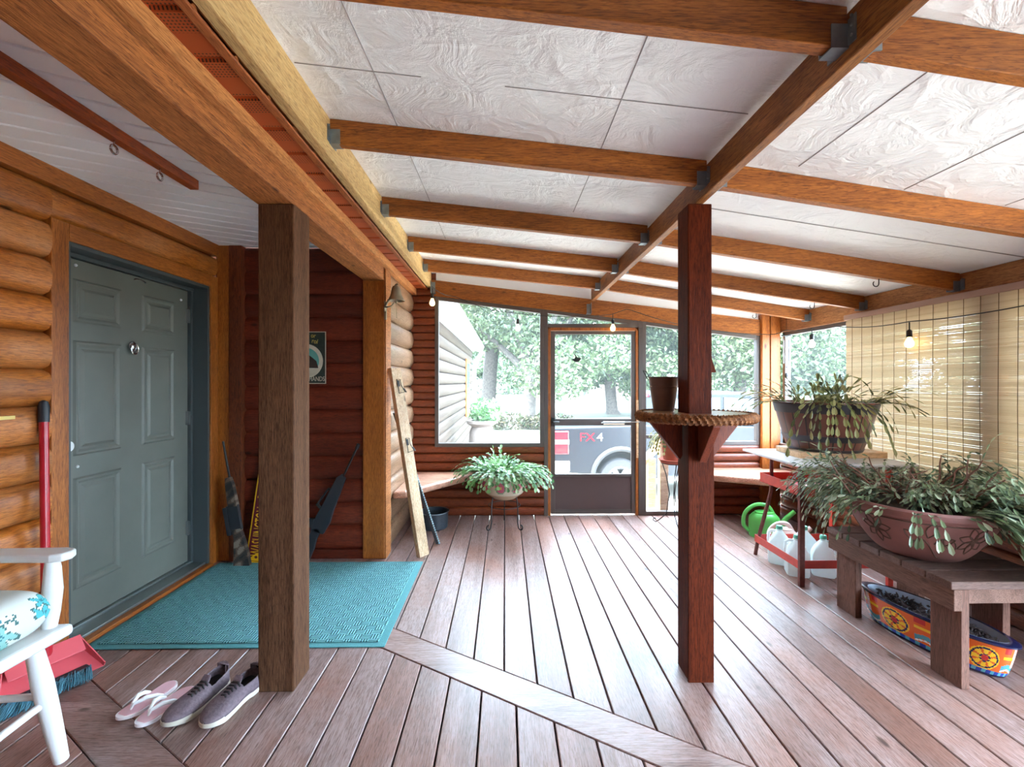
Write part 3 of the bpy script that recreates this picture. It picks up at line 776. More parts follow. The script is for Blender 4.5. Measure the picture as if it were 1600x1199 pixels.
bp_ = [(0, 0), (.012, .012), (.024, .006), (.034, .028), (.022, .055), (.038, .045), (.056, .02), (.085, .018), (.10, .008), (.085, .0), (.07, -.012), (.045, -.018), (.02, -.012)]
tag(MB().prism([(.70+a, 4.697, 1.62+b*1.2) for a, b in bp_], (0, .0015, 0)).build('bird_decal', M['black']), 'small black flying bird silhouette stuck on the upper door screen', 'decal')

# lining to the house at the left, behind the camera an added wall blocks the light
# ------------------------------------------------------------------ corner seats
def seat_board(name, poly, z0, z1, label, mat):
    b = MB(); n = len(poly)
    b.prism([(p[0], p[1], z0) for p in poly], (0, 0, z1-z0))
    return tag(b.build(name, mat, bevel=.024, segs=4), label, 'bench', 'log corner benches')
seat_board('corner_bench', [(-.945, 3.80), (-.84, 3.84), (-.28, 4.60), (-.28, 4.665), (-.945, 4.665)], .40, .465, 'triangular log corner bench against log house wall, left of the screen door', M['bench_log'])
seat_board('corner_bench', [(1.93, 4.665), (1.93, 4.34), (2.02, 4.28), (2.78, 3.88), (2.862, 3.88), (2.862, 4.60), (2.66, 4.60), (2.66, 4.665)], .435, .50, 'triangular log corner bench behind the red cart', M['bench_log'])

# ------------------------------------------------------------------ door mat
t = thing('door_mat', (-1.41, 2.93, 0), 'teal basket-weave doormat in front of the grey door', 'doormat')
MB().box(-2.19, -.63, 2.37, 3.49, .0006, .006).build('rubber_border', M['mat_edge'], parent=t, bevel=.003)
MB().box(-2.15, -.67, 2.41, 3.45, .006, .012).build('woven_field', M['mat'], parent=t, bevel=.003)

# ------------------------------------------------------------------ ceiling stick with eye hooks
t = thing('hanging_rail', (-1.66, 2.0, CZ), 'dark stained batten with two eye hooks on the white entry ceiling', 'rail')
MB().box(-1.655, -1.61, -1.0, 2.40, CZ-.05, CZ-.001).build('batten', M['stick'], parent=t, bevel=.003)
def eye(mb, x, y, z, r=.02):
    mb.tube([(x, y, z), (x, y, z-.022)], .0035, 8)
    mb.tube([(x, y+r*math.sin(a), z-.022-r+r*math.cos(a)) for a in [2*PI*i/16 for i in range(16)]], .0045, 8, closed=True)
for p in ((-1.632, 1.91), (-1.632, 2.16)):
    e = MB(); eye(e, p[0], p[1], CZ-.05, .017); e.build('eye_hook', M['chrome'], parent=t, smooth=True)

# hooks under the right rafters
for i, (x, y, lb) in enumerate(((2.35, 2.80, 'small wire hook under the third right rafter'), (2.46, 3.55, 'small wire hook under the fourth right rafter'), (2.36, 4.2, 'small wire hook under the last right rafter'))):
    z = roofz(x)-.108
    pts = [(x, y, z+.01), (x, y, z-.03)]+[(x-.018+.018*math.cos(a), y, z-.03-.018*math.sin(a)) for a in [k*PI/8 for k in range(1, 11)]]
    tag(MB().tube(pts, .003, 6).build('ceiling_hook', M['wire'], smooth=True), lb, 'hook', 'hooks under the right rafters')

# ------------------------------------------------------------------ round shelf on the post
t = thing('round_shelf', (.906, 2.145, 1.2), 'round rope-edged shelf fixed around the slim middle post', 'shelf')
s = MB(); cx, cy, r0 = .906, 2.145, .245; zt = 1.243
n = 48
sq = [(.852, 2.082), (.960, 2.082), (.960, 2.208), (.852, 2.208)]
inner = []; outer = []
for i in range(n):
    a = 2*PI*i/n; ca, sa = math.cos(a), math.sin(a)
    k = min((.0585)/abs(ca) if abs(ca) > 1e-6 else 9, (.068)/abs(sa) if abs(sa) > 1e-6 else 9)
    if ca*0+1 and sa < 0: k = min(k, .0825/abs(sa) if abs(sa) > 1e-6 else 9) if abs(sa) > .7 else k
    inner.append((cx+ca*k, cy+sa*k)); outer.append((cx+ca*r0, cy+sa*r0))
vs = [(x, y, z) for z in (1.215, zt) for ring in (inner, outer) for x, y in ring]
fs = []
for i in range(n):
    j = (i+1) % n
    fs += [(i, j, n+j, n+i), (2*n+i, 2*n+j, 3*n+j, 3*n+i), (n+i, n+j, 3*n+j, 3*n+i), (i, j, 2*n+j, 2*n+i)]
s.add(vs, fs); s.build('shelf_top', M['shelf_top'], parent=t)
rp = MB(); nn, mm_ = 260, 12; vs = []; fs = []
for i in range(nn):
    a = 2*PI*i/nn
    for k in range(mm_):
        q = 2*PI*k/mm_; rr = .021*(1+.22*math.cos(3*(q+a*22)))
        rad = r0+.008+rr*math.cos(q)
        vs.append((cx+rad*math.cos(a), cy+rad*math.sin(a), 1.226+rr*math.sin(q)))
for i in range(nn):
    for k in range(mm_):
        fs.append((i*mm_+k, i*mm_+(k+1) % mm_, ((i+1) % nn)*mm_+(k+1) % mm_, ((i+1) % nn)*mm_+k))
rp.add(vs, fs).build('rope_edging', M['rope'], parent=t, smooth=True)
for dxx, dyy in ((-1, 0), (1, 0), (0, -1), (0, 1)):
    hx = .0625 if dyy == 0 else 0; hy = (.082 if dyy < 0 else .066) if dxx == 0 else 0
    bx, by = cx+dxx*hx, cy+dyy*hy
    pr = Vector((-dyy, dxx, 0))*.035
    A = Vector((bx, by, 1.214)); B = Vector((bx+dxx*.15, by+dyy*.15, 1.214)); Cc = Vector((bx, by, 1.04)); Bl = B-Vector((0, 0, .02)); Cl = Cc-Vector((0, 0, .02)) + Vector((dxx*.012, dyy*.012, 0))
    MB().prism([tuple(q-pr/2) for q in (A, B, Bl, Cl, Cc)], pr).build('bracket', M['shelf_bracket'], parent=t, bevel=.003)

t = thing('metal_bucket', (.815, 2.305, zt), 'small brown metal bucket on the round shelf behind the post', 'bucket')
MB().lathe([(.05, .0), (.052, .001), (.068, .115), (.0705, .117), (.0705, .123), (.0685, .125), (.0735, .165), (.076, .167), (.076, .172), (.073, .172), (.05, .006), (.0001, .006)], (.815, 2.305, zt+.001), 32).build('body', M['brownmetal'], parent=t, smooth=True)
MB().tube([(.815-.075, 2.305+.02, zt+.16), (.74-.03, 2.31, zt+.205), (.735, 2.33, zt+.20), (.755, 2.345, zt+.165)], .0025, 6).build('wire_handle', M['wire'], parent=t, smooth=True)
WLOC
# ------------------------------------------------------------------ bell, string lights
t = thing('door_bell', (-.935, 3.50, 1.98), 'weathered hanging bell on a scrolled bracket at the stained post', 'bell')
bx, by, bz = -.835, 3.48, 2.13
MB().lathe([(.010, 0), (.026, -.006), (.034, -.025), (.042, -.07), (.058, -.105), (.068, -.115), (.066, -.118), (.05, -.10), (.03, -.03), (.0001, -.02)], (bx, by, bz), 28, cap=False).build('bell_cup', M['brass_bell'], parent=t, smooth=True)
MB().tube([(-.942, by+.07, 1.94), (-.93, by+.03, 1.97), (-.905, by, 2.0), (-.875, by, 2.03), (-.85, by, 2.09), (-.838, by, 2.135), (-.82, by, 2.145)], .009, 8).tube([(-.93, by+.02, 1.97), (-.90, by, 1.965), (-.87, by, 1.975), (-.85, by, 2.0)], .006, 8).box(-.944, -.93, by+.06, by+.09, 1.88, 2.02).build('bracket', M['brass_bell'], parent=t, smooth=True)
MB().tube([(bx, by, bz-.05), (bx, by, bz-.12)], .003, 6).ball((bx, by, bz-.125), .012, 10).tube([(bx, by, bz-.135), (bx+.002, by, bz-.25)], .0015, 5).build('clapper', M['brass_bell'], parent=t, smooth=True)

t = thing('string_lights', (.9, 4.4, 2.0), 'black string of bulbs looped along the back and right screens', 'string lights')
def sag(a, b, d, n=10):
    a, b = Vector(a), Vector(b)
    return [a+(b-a)*(i/n)-Vector((0, 0, d*4*(i/n)*(1-i/n))) for i in range(n+1)]
path = sag((-.72, 4.45, 2.33), (-.56, 4.62, 2.27), .02, 4)+sag((-.50, 4.62, 2.26), (.10, 4.55, 2.085), .03)+sag((.10, 4.55, 2.085), (1.09, 4.6, 2.08), .03)+sag((1.09, 4.60, 2.08), (1.25, 4.63, 2.14), .0, 4)+sag((1.3, 4.63, 2.13), (2.60, 4.5, 1.87), .06)+sag((2.60, 4.5, 1.87), (2.74, 4.35, 1.895), .02, 4)
path += sag((2.74, 4.35, 1.895), (2.75, 3.70, 1.85), .02)+sag((2.75, 3.7, 1.85), (2.745, 3.02, 1.80), .02)+sag((2.745, 3.02, 1.80), (2.76, 1.9, 1.84), .03)
pts = [path[0]]
for p in path[1:]:
    if (p-pts[-1]).length > .01: pts.append(p)
MB().tube(pts, .0035, 6).build('cable', M['black'], parent=t, smooth=True)
for (x, y, z, lit) in ((-.70, 4.36, 2.29, 1), (.13, 4.55, 2.07, 0), (1.10, 4.58, 2.075, 1), (2.75, 4.0, 1.865, 0), (2.745, 3.02, 1.79, 1)):
    so = MB().tube([(x, y, z+.005), (x, y, z-.05)], .004, 6).lathe([(.008, 0), (.016, -.01), (.017, -.05), (.0001, -.05)], (x, y, z-.045), 12).build('socket', M['black'], parent=t, smooth=True)
    MB().lathe([(.0001, 0), (.012, -.004), (.014, -.012), (.025, -.035), (.027, -.05), (.022, -.065), (.01, -.074), (.0001, -.076)], (x, y, z-.094), 14).build('bulb', M['bulb'] if lit else M['bulb_off'], parent=so, smooth=True)

# wind chime
t = thing('wind_chime', (2.62, 4.2, 1.4), 'small wind chime with silver tubes hanging by the corner post', 'wind chime')
wx, wy = 2.66, 4.22
MB().tube([(wx, wy, roofz(wx)-.10), (wx, wy, 1.83)], .0015, 5).lathe([(.0001, 0), (.045, .0), (.045, .01), (.0001, .012)], (wx, wy, 1.825), 20).tube([(wx, wy, 1.825), (wx, wy, 1.50)], .001, 5).build('crown_disc', M['wire'], parent=t)
for i in range(5):
    a = 2*PI*i/5
    MB().tube([(wx+.026*math.cos(a), wy+.026*math.sin(a), 1.785), (wx+.026*math.cos(a), wy+.026*math.sin(a), 1.59-.012*i)], .005, 8).tube([(wx+.026*math.cos(a), wy+.026*math.sin(a), 1.83), (wx+.026*math.cos(a), wy+.026*math.sin(a), 1.78)], .0008, 4).build('chime_tube', M['steel'], parent=t, smooth=True)
MB().ball((wx, wy, 1.53), .006, 8).ball((wx, wy, 1.455), .018, 10, .9, .4, 1.2).tube([(wx, wy, 1.53), (wx, wy, 1.47)], .001, 4).build('wind_catcher', M['wire'], parent=t, smooth=True)

# ------------------------------------------------------------------ bamboo blind
t = thing('bamboo_blind', (2.8, 2.7, .6), 'long tan bamboo roll blind lowered over the right screens', 'blind')
bl = MB(); yA, yB = 1.55, 3.66
z = 1.895; i = 0
while z > .62:
    j = R.uniform(-.0006, .0006)
    bl.box(2.800+j, 2.8035+j, yA, yB+R.uniform(-.004, .004), z-.0118, z-R.choice((.0002, .0003, .0005, .0012)))
    z -= .0118; i += 1
bl.build('slats', M['bamboo'], parent=t)
MB().box(2.785, 2.845, yA, yB+.01, 1.895, 1.935).build('headrail', plain('blind_headrail', (168, 136, 122), .6), parent=t, bevel=.004)
y = yB-.07
cm = plain('blind_cord', (92, 70, 46), .8)
while y > yA+.02:
    MB().tube([(2.797, y, 1.895), (2.7965, y+.004, 1.25), (2.797, y, .62)], .0016, 5).build('cord', cm, parent=t)
    y -= .098

# ------------------------------------------------------------------ signs
t = thing('street_sign', (-2.0, 3.45, 0), 'maroon sports sign with yellow border and lettering leaning upright behind the thick post', 'sign')
S0 = Vector((-1.985, 3.485, .014)); SU = Vector((.105, .065, .95)).normalized(); SX = Vector((1, 0, -.11)).normalized(); SX = (SX-SU*SX.dot(SU)).normalized(); SN = SU.cross(SX)
if SN.y > 0: SN = -SN
def quad(w0, w1, h0, h1, off, th=.0015):
    p = [S0+SX*w0+SU*h0, S0+SX*w1+SU*h0, S0+SX*w1+SU*h1, S0+SX*w0+SU*h1]
    return MB().prism([tuple(q+SN*off) for q in p], SN*th)
quad(0, .17, 0, .95, 0).build('border', M['yellow'], parent=t)
quad(.010, .160, .010, .94, .0012).build('plate', M['maroon'], parent=t)
text_mesh('lettering', 'WASHINGTON', M['yellow'], t, S0+SX*.085+SU*.235+SN*.0032, SU, -SX, .15, squeeze=.36)
text_mesh('lettering', 'REDSKINS', M['yellow'], t, S0+SX*.085+SU*.635+SN*.0032, SU, -SX, .165, squeeze=.42)
lg = MB().prism([tuple(S0+SX*a+SU*b+SN*.0028) for a, b in ((.02, .014), (.15, .014), (.15, .075), (.10, .085), (.06, .06), (.035, .035))], SN*.0008); lg.build('emblem', M['yellow'], parent=t)
MB().prism([tuple(S0+SX*(.075+.012*math.cos(a))+SU*(.042+.010*math.sin(a))+SN*.0037) for a in [i*PI/6 for i in range(12)]], SN*.0006).build('emblem_dot', M['maroon'], parent=t)

t = thing('tin_sign', (-1.565, 3.566, 1.37), 'dark tin sign with a round teal picture on the alcove wall', 'sign')
sx0, sx1, sz0, sz1, sy = -1.715, -1.405, 1.375, 1.785, 3.5635
MB().box(sx0, sx1, sy, sy+.003, sz0, sz1).build('rim', M['signcream'], parent=t)
MB().box(sx0+.006, sx1-.006, sy-.001, sy, sz0+.006, sz1-.006).build('plate', M['signgreen'], parent=t)
def disc(cx, cz, r, y, m, nm, par, a0=0, a1=2*PI, n=40):
    MB().prism([(cx+r*math.cos(a0+(a1-a0)*i/n), y, cz+r*math.sin(a0+(a1-a0)*i/n)) for i in range(n if a1-a0 > 6 else n+1)], (0, .0006, 0)).build(nm, m, parent=par)
scx, scz = -1.562, 1.553
disc(scx, scz, .135, sy-.0018, M['signcream'], 'ring', t)
disc(scx, scz, .105, sy-.0026, M['signteal'], 'sky_disc', t)
disc(scx, scz, .105, sy-.0034, M['signcream'], 'ground_patch', t, PI+.55, 2*PI-.55)
MB().prism([(scx+a, sy-.0042, scz+b) for a, b in ((-.09, -.05), (.10, -.055), (.085, .0), (.05, .03), (.03, .045), (.0, .03), (-.03, .05), (-.07, .0))], (0, .0006, 0)).build('dark_hill', M['signbrown'], parent=t)
text_mesh('lettering', 'or', M['signyellow'], t, (-1.502, sy-.0022, 1.752), (1, 0, -.1), (.1, 0, 1), .05, squeeze=.8)
text_mesh('lettering', 'rol', M['signyellow'], t, (-1.49, sy-.0022, 1.708), (1, 0, -.22), (.22, 0, 1), .052, squeeze=.8)
text_mesh('lettering', 'HANDS', M['signcream'], t, (-1.475, sy-.0022, 1.412), (1, 0, 0), (0, 0, 1), .052, squeeze=.72)

# ------------------------------------------------------------------ rifles
def blotch(p, sc_):
    a = math.sin(p[0]*47*sc_+1.3)+math.sin(p[2]*39*sc_+p[0]*21)+math.sin((p[0]-p[2])*71*sc_)
    return lin((132, 118, 104)) if a > 1.1 else lin((96, 78, 64)) if a > .1 else lin((60, 50, 46)) if a > -1.0 else lin((38, 34, 34))
def grid_prism(mb, outline_lr, y0, y1, fr, colf):
    """outline_lr: list of (s, left, right) along a frame fr(s, w) -> (x, z); painted strips"""
    rows_ = []
    for i in range(len(outline_lr)-1):
        a, b = outline_lr[i], outline_lr[i+1]
        m = 18
        for k in range(m):
            t_ = k/m
            rows_.append(tuple(a[q]+(b[q]-a[q])*t_ for q in range(3)))
    rows_.append(outline_lr[-1])
    W = 10; vs = []; fs = []; cs = []
    for s_, l_, r_ in rows_:
        for y in (y0, y1):
            for k in range(W+1):
                x_, z_ = fr(s_, l_+(r_-l_)*k/W); vs.append((x_, y, z_))
    st = 2*(W+1)
    for i in range(len(rows_)-1):
        for k in range(W):
            for off in (0, W+1):
                f = (i*st+off+k, i*st+off+k+1, (i+1)*st+off+k+1, (i+1)*st+off+k); fs.append(f); cs.append(colf(vs[f[0]]))
        for k in (0, W):
            f = (i*st+k, i*st+W+1+k, (i+1)*st+W+1+k, (i+1)*st+k); fs.append(f); cs.append(colf(vs[f[0]]))
    for i in (0, len(rows_)-1):
        f = tuple(i*st+k for k in range(W+1))+tuple(i*st+W+1+k for k in range(W, -1, -1)); fs.append(f); cs.append(colf(vs[f[0]]))
    mb.add(vs, fs, cs)
t = thing('hunting_rifle', (-2.02, 3.43, 0), 'camouflage rifle standing muzzle up in the corner by the grey door', 'rifle')
RB = Vector((-1.965, 0, .0)); RT = Vector((-2.13, 0, .93)); rd = (RT-RB).normalized(); rx = Vector((rd.z, 0, -rd.x))
def fr(s_, w_):
    p = RB+rd*s_+rx*w_; return (p.x, p.z)
g = MB(); grid_prism(g, [(.003, -.07, .052), (.10, -.05, .052), (.22, -.028, .04), (.265, -.03, .03), (.29, -.035, .035)], 3.41, 3.445, fr, lambda p: blotch(p, 1)); g.build('stock', M['camo'], parent=t)
g = MB(); grid_prism(g, [(.46, -.03, .038), (.62, -.022, .034), (.68, -.012, .022)], 3.41, 3.445, fr, lambda p: blotch(p, 1)); g.build('fore_end', M['camo'], parent=t)
g = MB()
for s0, s1, a, b in ((.28, .47, -.045, .04), (.25, .46, -.075, -.045)):
    P4 = [fr(s0, a), fr(s0, b), fr(s1, b), fr(s1, a)]; g.prism([(p[0], 3.412, p[1]) for p in P4], (0, .03, 0))
g.build('receiver', M['black_plastic'], parent=t, bevel=.004)
a, b = fr(.64, .012), fr(.955, .012)
MB().tube([(a[0], 3.428, a[1]), (b[0], 3.428, b[1])], .008, 10).build('barrel', M['black'], parent=t, smooth=True)
a, b = fr(.66, -.015), fr(.94, -.02)
t = thing('rifle', (-1.45, 3.44, 0), 'black tactical rifle leaning on the alcove wall beside the stained post', 'rifle')
AB = Vector((-1.575, 0, .005)); AT = Vector((-1.115, 0, .975)); rd = (AT-AB).normalized(); rx = Vector((rd.z, 0, -rd.x))
AB2 = AB
def fr2(s_, w_):
    p = AB2+rd*s_+rx*w_; return (p.x, p.z)
def pl(pts, nm, m=None, y0=3.50, y1=3.535):
    MB().prism([(fr2(s_, w_)[0], y0, fr2(s_, w_)[1]) for s_, w_ in pts], (0, y1-y0, 0)).build(nm, m or M['black_plastic'], parent=t, bevel=.004)
pl([(.0, -.035), (.0, .055), (.13, .05), (.20, .035), (.27, .04), (.29, .01), (.26, -.03), (.16, -.02), (.1, -.035)], 'stock')
pl([(.25, -.035), (.26, .065), (.36, .075), (.45, .06), (.62, .045), (.72, .035), (.74, -.005), (.70, -.03), (.5, -.035), (.36, -.045)], 'receiver')
pl([(.27, -.03), (.34, -.045), (.29, -.165), (.235, -.15)], 'pistol_grip')
pl([(.42, -.035), (.44, -.085), (.60, -.055), (.60, -.035), (.58, -.035), (.585, -.048), (.455, -.068), (.44, -.035)], 'carry_handle', None, 3.508, 3.527)
a, b = fr2(.70, .012), fr2(.97, .012)
MB().tube([(a[0], 3.517, a[1]), (b[0], 3.517, b[1])], .0085, 10).build('barrel', M['black'], parent=t, smooth=True)
a, b = fr2(.965, .012), fr2(1.005, .012)
MB().tube([(a[0], 3.517, a[1]), (b[0], 3.517, b[1])], .015, 10).build('muzzle', M['black'], parent=t, smooth=True)

# ------------------------------------------------------------------ leaning board with clasps, pole, enamel pot
t = thing('leaning_board', (-.66, 3.58, 0), 'pale wooden board with two metal clasps leaning against the stained post', 'board')
w = Vector((.6, .8, 0)); nrm = Vector((.8, -.6, 0))
A = Vector((-.655, 3.62, .001)); B = Vector((-.895, 3.665, 1.50))
bb = MB().bar(A, B, w, nrm, .10, .042); bb.build('plank', M['board_pale'], parent=t, bevel=.002)
ax = (B-A).normalized(); wn = (w-ax*w.dot(ax)).normalized(); nn_ = ax.cross(wn); nn_ = nn_ if nn_.x > 0 else -nn_
for f in (.90, .585):
    c = A+(B-A)*f+nn_*.022
    q = MB()
    P_ = [c+ax*.06-wn*.01, c+ax*.055+wn*.015+nn_*.01, c+ax*.01+wn*.012+nn_*.014, c-ax*.05+wn*.038+nn_*.02, c-ax*.055-wn*.02+nn_*.014, c-ax*.01-wn*.015+nn_*.01]
    q.tube(P_, .0035, 6, closed=True); q.bar(c+ax*.05, c-ax*.0, wn, nn_, .022, .004)
    q.bar(c-ax*.02+nn_*.02+wn*.03, c-ax*.055+nn_*.026+wn*.045, wn, nn_, .012, .004)
    q.build('clasp', M['wire'], parent=t)
P0 = Vector((-.575, 3.88, .002)); P1 = Vector((-.925, 3.80, 1.13))
pm = MB().bar(P0, P1, (1, 0, 0), (0, 1, 0), .028, .03)
t = thing('dark_pole', tuple(P0), 'slim dark pole leaning behind the pale board', 'pole')
pm.build('shaft', M['black_plastic'], parent=t, bevel=.003)
rb = MB(); d_ = (P1-P0)
for i in range(60):
    p = P0+d_*(i+.5)/60; rb.ball(tuple(p+Vector((.015, -.010, 0))), .0085, 6)
rb.build('ribbed_edge', plain('pale_ribs', (140, 168, 176), .5), parent=t)
t = thing('enamel_pot', (-.69, 4.30, 0), 'black speckled enamel pot on the deck under the left corner bench', 'pot')
MB().lathe([(.118, .001), (.128, .012), (.134, .15), (.140, .155), (.140, .16), (.130, .158), (.122, .016), (.0001, .012)], (-.675, 4.32, 0), 36).build('body', M['enamel'], parent=t, smooth=True)
MB().tube([(-.675+.141*math.cos(a), 4.32+.141*math.sin(a), .158) for a in [2*PI*i/36 for i in range(36)]], .004, 6, closed=True).build('rolled_rim', M['galv'], parent=t, smooth=True)

# ------------------------------------------------------------------ plants
LIM = [2.77, 4.64]
def stem_leaf(mb, p, d, L_, seg, w, droop, rnd, scallop=True, stop=None):
    """a chain of flat leaf pads from p along d, drooping"""
    d = Vector(d).normalized(); p = Vector(p); n = max(2, int(L_/seg))
    side = d.cross(Vector((0, 0, 1)))
    if side.length < .1: side = Vector((1, 0, 0))
    side.normalize(); side = (side+Vector((rnd.uniform(-.5, .5), rnd.uniform(-.5, .5), rnd.uniform(-.4, .4)))).normalized()
    for i in range(n):
        d = (d+Vector((rnd.uniform(-.13, .13), rnd.uniform(-.13, .13), -droop*(1+.4*i/n)*(1 if d.z > -.93 else 0)))).normalized()
        q = p+d*seg
        if stop is not None and q.z < stop: break
        if q.x > LIM[0] or q.y > LIM[1]: break
        s = (side-d*side.dot(d)).normalized(); nr = d.cross(s)
        ww = w*(.8+.4*rnd.random())
        a = p+d*seg*.02; m1 = p+d*seg*.45; m2 = p+d*seg*.8
        up_ = nr*ww*.22
        vs = [a, m1+s*ww*.95-up_, m2+s*ww*1.05-up_, q, m2-s*ww*1.05-up_, m1-s*ww*.95-up_, m1+up_*.3, m2+up_*.3]
        mb.add([tuple(v) for v in vs], [(0, 1, 6), (1, 2, 7, 6), (2, 3, 7), (3, 4, 7), (4, 5, 6, 7), (5, 0, 6)])
        p = q
    return p
def foliage(c, rx_, ry_, n, Lr, seg, w, droop, seed, upr=(.1, .9), bias=None, stop=None):
    rnd = random.Random(seed); mb = MB()
    for i in range(n):
        a = rnd.uniform(0, 2*PI); r = math.sqrt(rnd.random())
        p = (c[0]+rx_*r*math.cos(a), c[1]+ry_*r*math.sin(a), c[2])
        d = Vector((math.cos(a)*(.3+r), math.sin(a)*(.3+r), rnd.uniform(*upr)))
        if bias: d += Vector(bias)*rnd.random()
        stem_leaf(mb, p, d, rnd.uniform(*Lr)*(.7+.4*r), seg, w, droop, rnd, stop=stop)
    return mb

# plant on wire stand
c1 = (-.005, 4.33)
t = thing('plant_stand', (c1[0], c1[1], 0), 'black wire plant stand with curled feet by the screen door', 'plant stand')
ps = MB()
for k, a in enumerate((-2.45, -.65, 1.57)):
    ca, sa = math.cos(a), math.sin(a)
    def Pq(r, z): return (c1[0]+ca*r, c1[1]+sa*r, z)
    leg = [Pq(.135, .33), Pq(.15, .27), Pq(.158, .18), Pq(.155, .08), Pq(.165, .03)]+[Pq(.19+.024*math.sin(q), .030-.024*math.cos(q)) for q in [-1.0, -.4, .2, .8, 1.5, 2.2, 2.9]]
    MB().tube(leg, .006, 8).build('leg', M['wire'], parent=t, smooth=True)
MB().tube([(c1[0]+.152*math.cos(a), c1[1]+.152*math.sin(a), .21) for a in [2*PI*i/30 for i in range(30)]], .004, 6, closed=True).build('lower_ring', M['wire'], parent=t, smooth=True)
MB().tube([(c1[0]+.138*math.cos(a), c1[1]+.138*math.sin(a), .325) for a in [2*PI*i/30 for i in range(30)]], .005, 6, closed=True).build('upper_ring', M['wire'], parent=t, smooth=True)
t = thing('potted_cactus', (c1[0], c1[1], .27), 'lush green leaf cactus in a pale bowl on the wire stand', 'plant')
prof = [(.0001, .262), (.07, .265), (.12, .285), (.18, .335), (.235, .42), (.258, .50), (.265, .545), (.27, .555), (.255, .556), (.25, .53), (.2, .50), (.0001, .50)]
def bowlcol(u, i, z):
    fl_ = (u*9) % 1
    if .36 < z < .48 and abs(fl_-.5) < .3:
        q = math.hypot((fl_-.5)/.28, (z-.42)/.05)
        if q < 1: return lin((186, 92, 112)) if q > .3 else lin((206, 168, 92))
        if q < 1.25: return lin((108, 142, 110))
    return lin((192, 178, 154)) if z > .33 else lin((178, 148, 118))
prof2 = []
for a, b in zip(prof, prof[1:]):
    m = max(1, int(abs(b[1]-a[1])/.012))
    for k in range(m): prof2.append((a[0]+(b[0]-a[0])*k/m, a[1]+(b[1]-a[1])*k/m))
prof2.append(prof[-1])
MB().lathe(prof2, (c1[0], c1[1], 0), 120, colf=bowlcol).build('bowl', M['paint'], parent=t, smooth=True)
MB().lathe([(.0001, .515), (.24, .51), (.24, .505), (.0001, .505)], (c1[0], c1[1], 0), 24).build('soil', M['soil'], parent=t)
f1 = foliage((c1[0], c1[1], .52), .24, .21, 430, (.18, .38), .045, .0135, .24, 3, (.35, 1.5), bias=(.55, -.1, .3), stop=.40)
f1.build('leaves', M['leaf_lush'], parent=t)

# red cart
t = thing('utility_cart', (2.3, 3.3, 0), 'red metal utility cart with a white top below the barrel planter', 'cart')
def leg(pts, m): MB().tube(pts, .017, 4).build('leg', m, parent=t)
MB().box(1.995, 2.03, 3.02, 3.045, 0, .83).build('leg', M['rust'], parent=t, bevel=.002)
MB().tube([(2.015, 3.60, 0), (2.03, 3.59, .12), (2.12, 3.56, .52), (2.125, 3.56, .83)], .014, 8).build('leg', M['rust'], parent=t, smooth=True)
MB().box(2.60, 2.635, 3.02, 3.045, 0, .83).build('leg', M['red_paint'], parent=t, bevel=.002)
MB().box(2.60, 2.635, 3.545, 3.58, 0, .83).build('leg', M['red_paint'], parent=t, bevel=.002)
def rimtray(z0, z1, xa, xb, ya_, yb_, nm, bottom):
    b = MB().box(xa, xa+.004, ya_, yb_, z0, z1).box(xb-.004, xb, ya_, yb_, z0, z1).box(xa, xb, ya_, ya_+.004, z0, z1).box(xa, xb, yb_-.004, yb_, z0, z1)
    if bottom: b.box(xa, xb, ya_, yb_, z0, z0+.003)
    b.build(nm, M['red_paint'], parent=t)
rimtray(.60, .672, 2.03, 2.60, 3.04, 3.56, 'upper_tray', True)
rimtray(.115, .170, 2.0, 2.62, 3.045, 3.585, 'lower_rail', False)
tp = MB(); nxs = 14; xs_ = [1.92+(2.70-1.92)*i/nxs for i in range(nxs+1)]
for a, b in zip(xs_, xs_[1:]):
    za, zb = (.832-.03*max(0, (2.06-q)/.14)**2*0+.0 for q in (a, b))
    tp.hexa([(a, 2.93, za), (b, 2.93, zb), (b, 3.62, zb), (a, 3.62, za), (a, 2.93, za+.016), (b, 2.93, zb+.016), (b, 3.62, zb+.016), (a, 3.62, za+.016)])
tp.box(1.915, 1.935, 2.925, 3.625, .85, .858)
MB().hexa([(1.92, 2.90, .832), (2.70, 2.90, .832), (2.70, 3.62, .832), (1.92, 3.62, .832), (1.92, 2.90, .85), (2.70, 2.90, .85), (2.70, 3.62, .85), (1.92, 3.62, .85)]).hexa([(2.02, 2.99, .80), (2.66, 2.99, .80), (2.66, 3.58, .80), (2.02, 3.58, .80), (1.94, 2.92, .832), (2.69, 2.92, .832), (2.69, 3.61, .832), (1.94, 3.61, .832)]).build('white_top', M['white_plastic'], parent=t, bevel=.006)
tag(MB().box(2.08, 2.70, 3.14, 3.30, .851, .892).build('wood_block', M['new_wood'], bevel=.003), 'short bare timber under the barrel planter, near side', 'board', 'timbers under the barrel')
tag(MB().box(2.12, 2.70, 3.34, 3.50, .851, .892).build('wood_block', M['new_wood'], bevel=.003), 'short bare timber under the barrel planter, window side', 'board', 'timbers under the barrel')

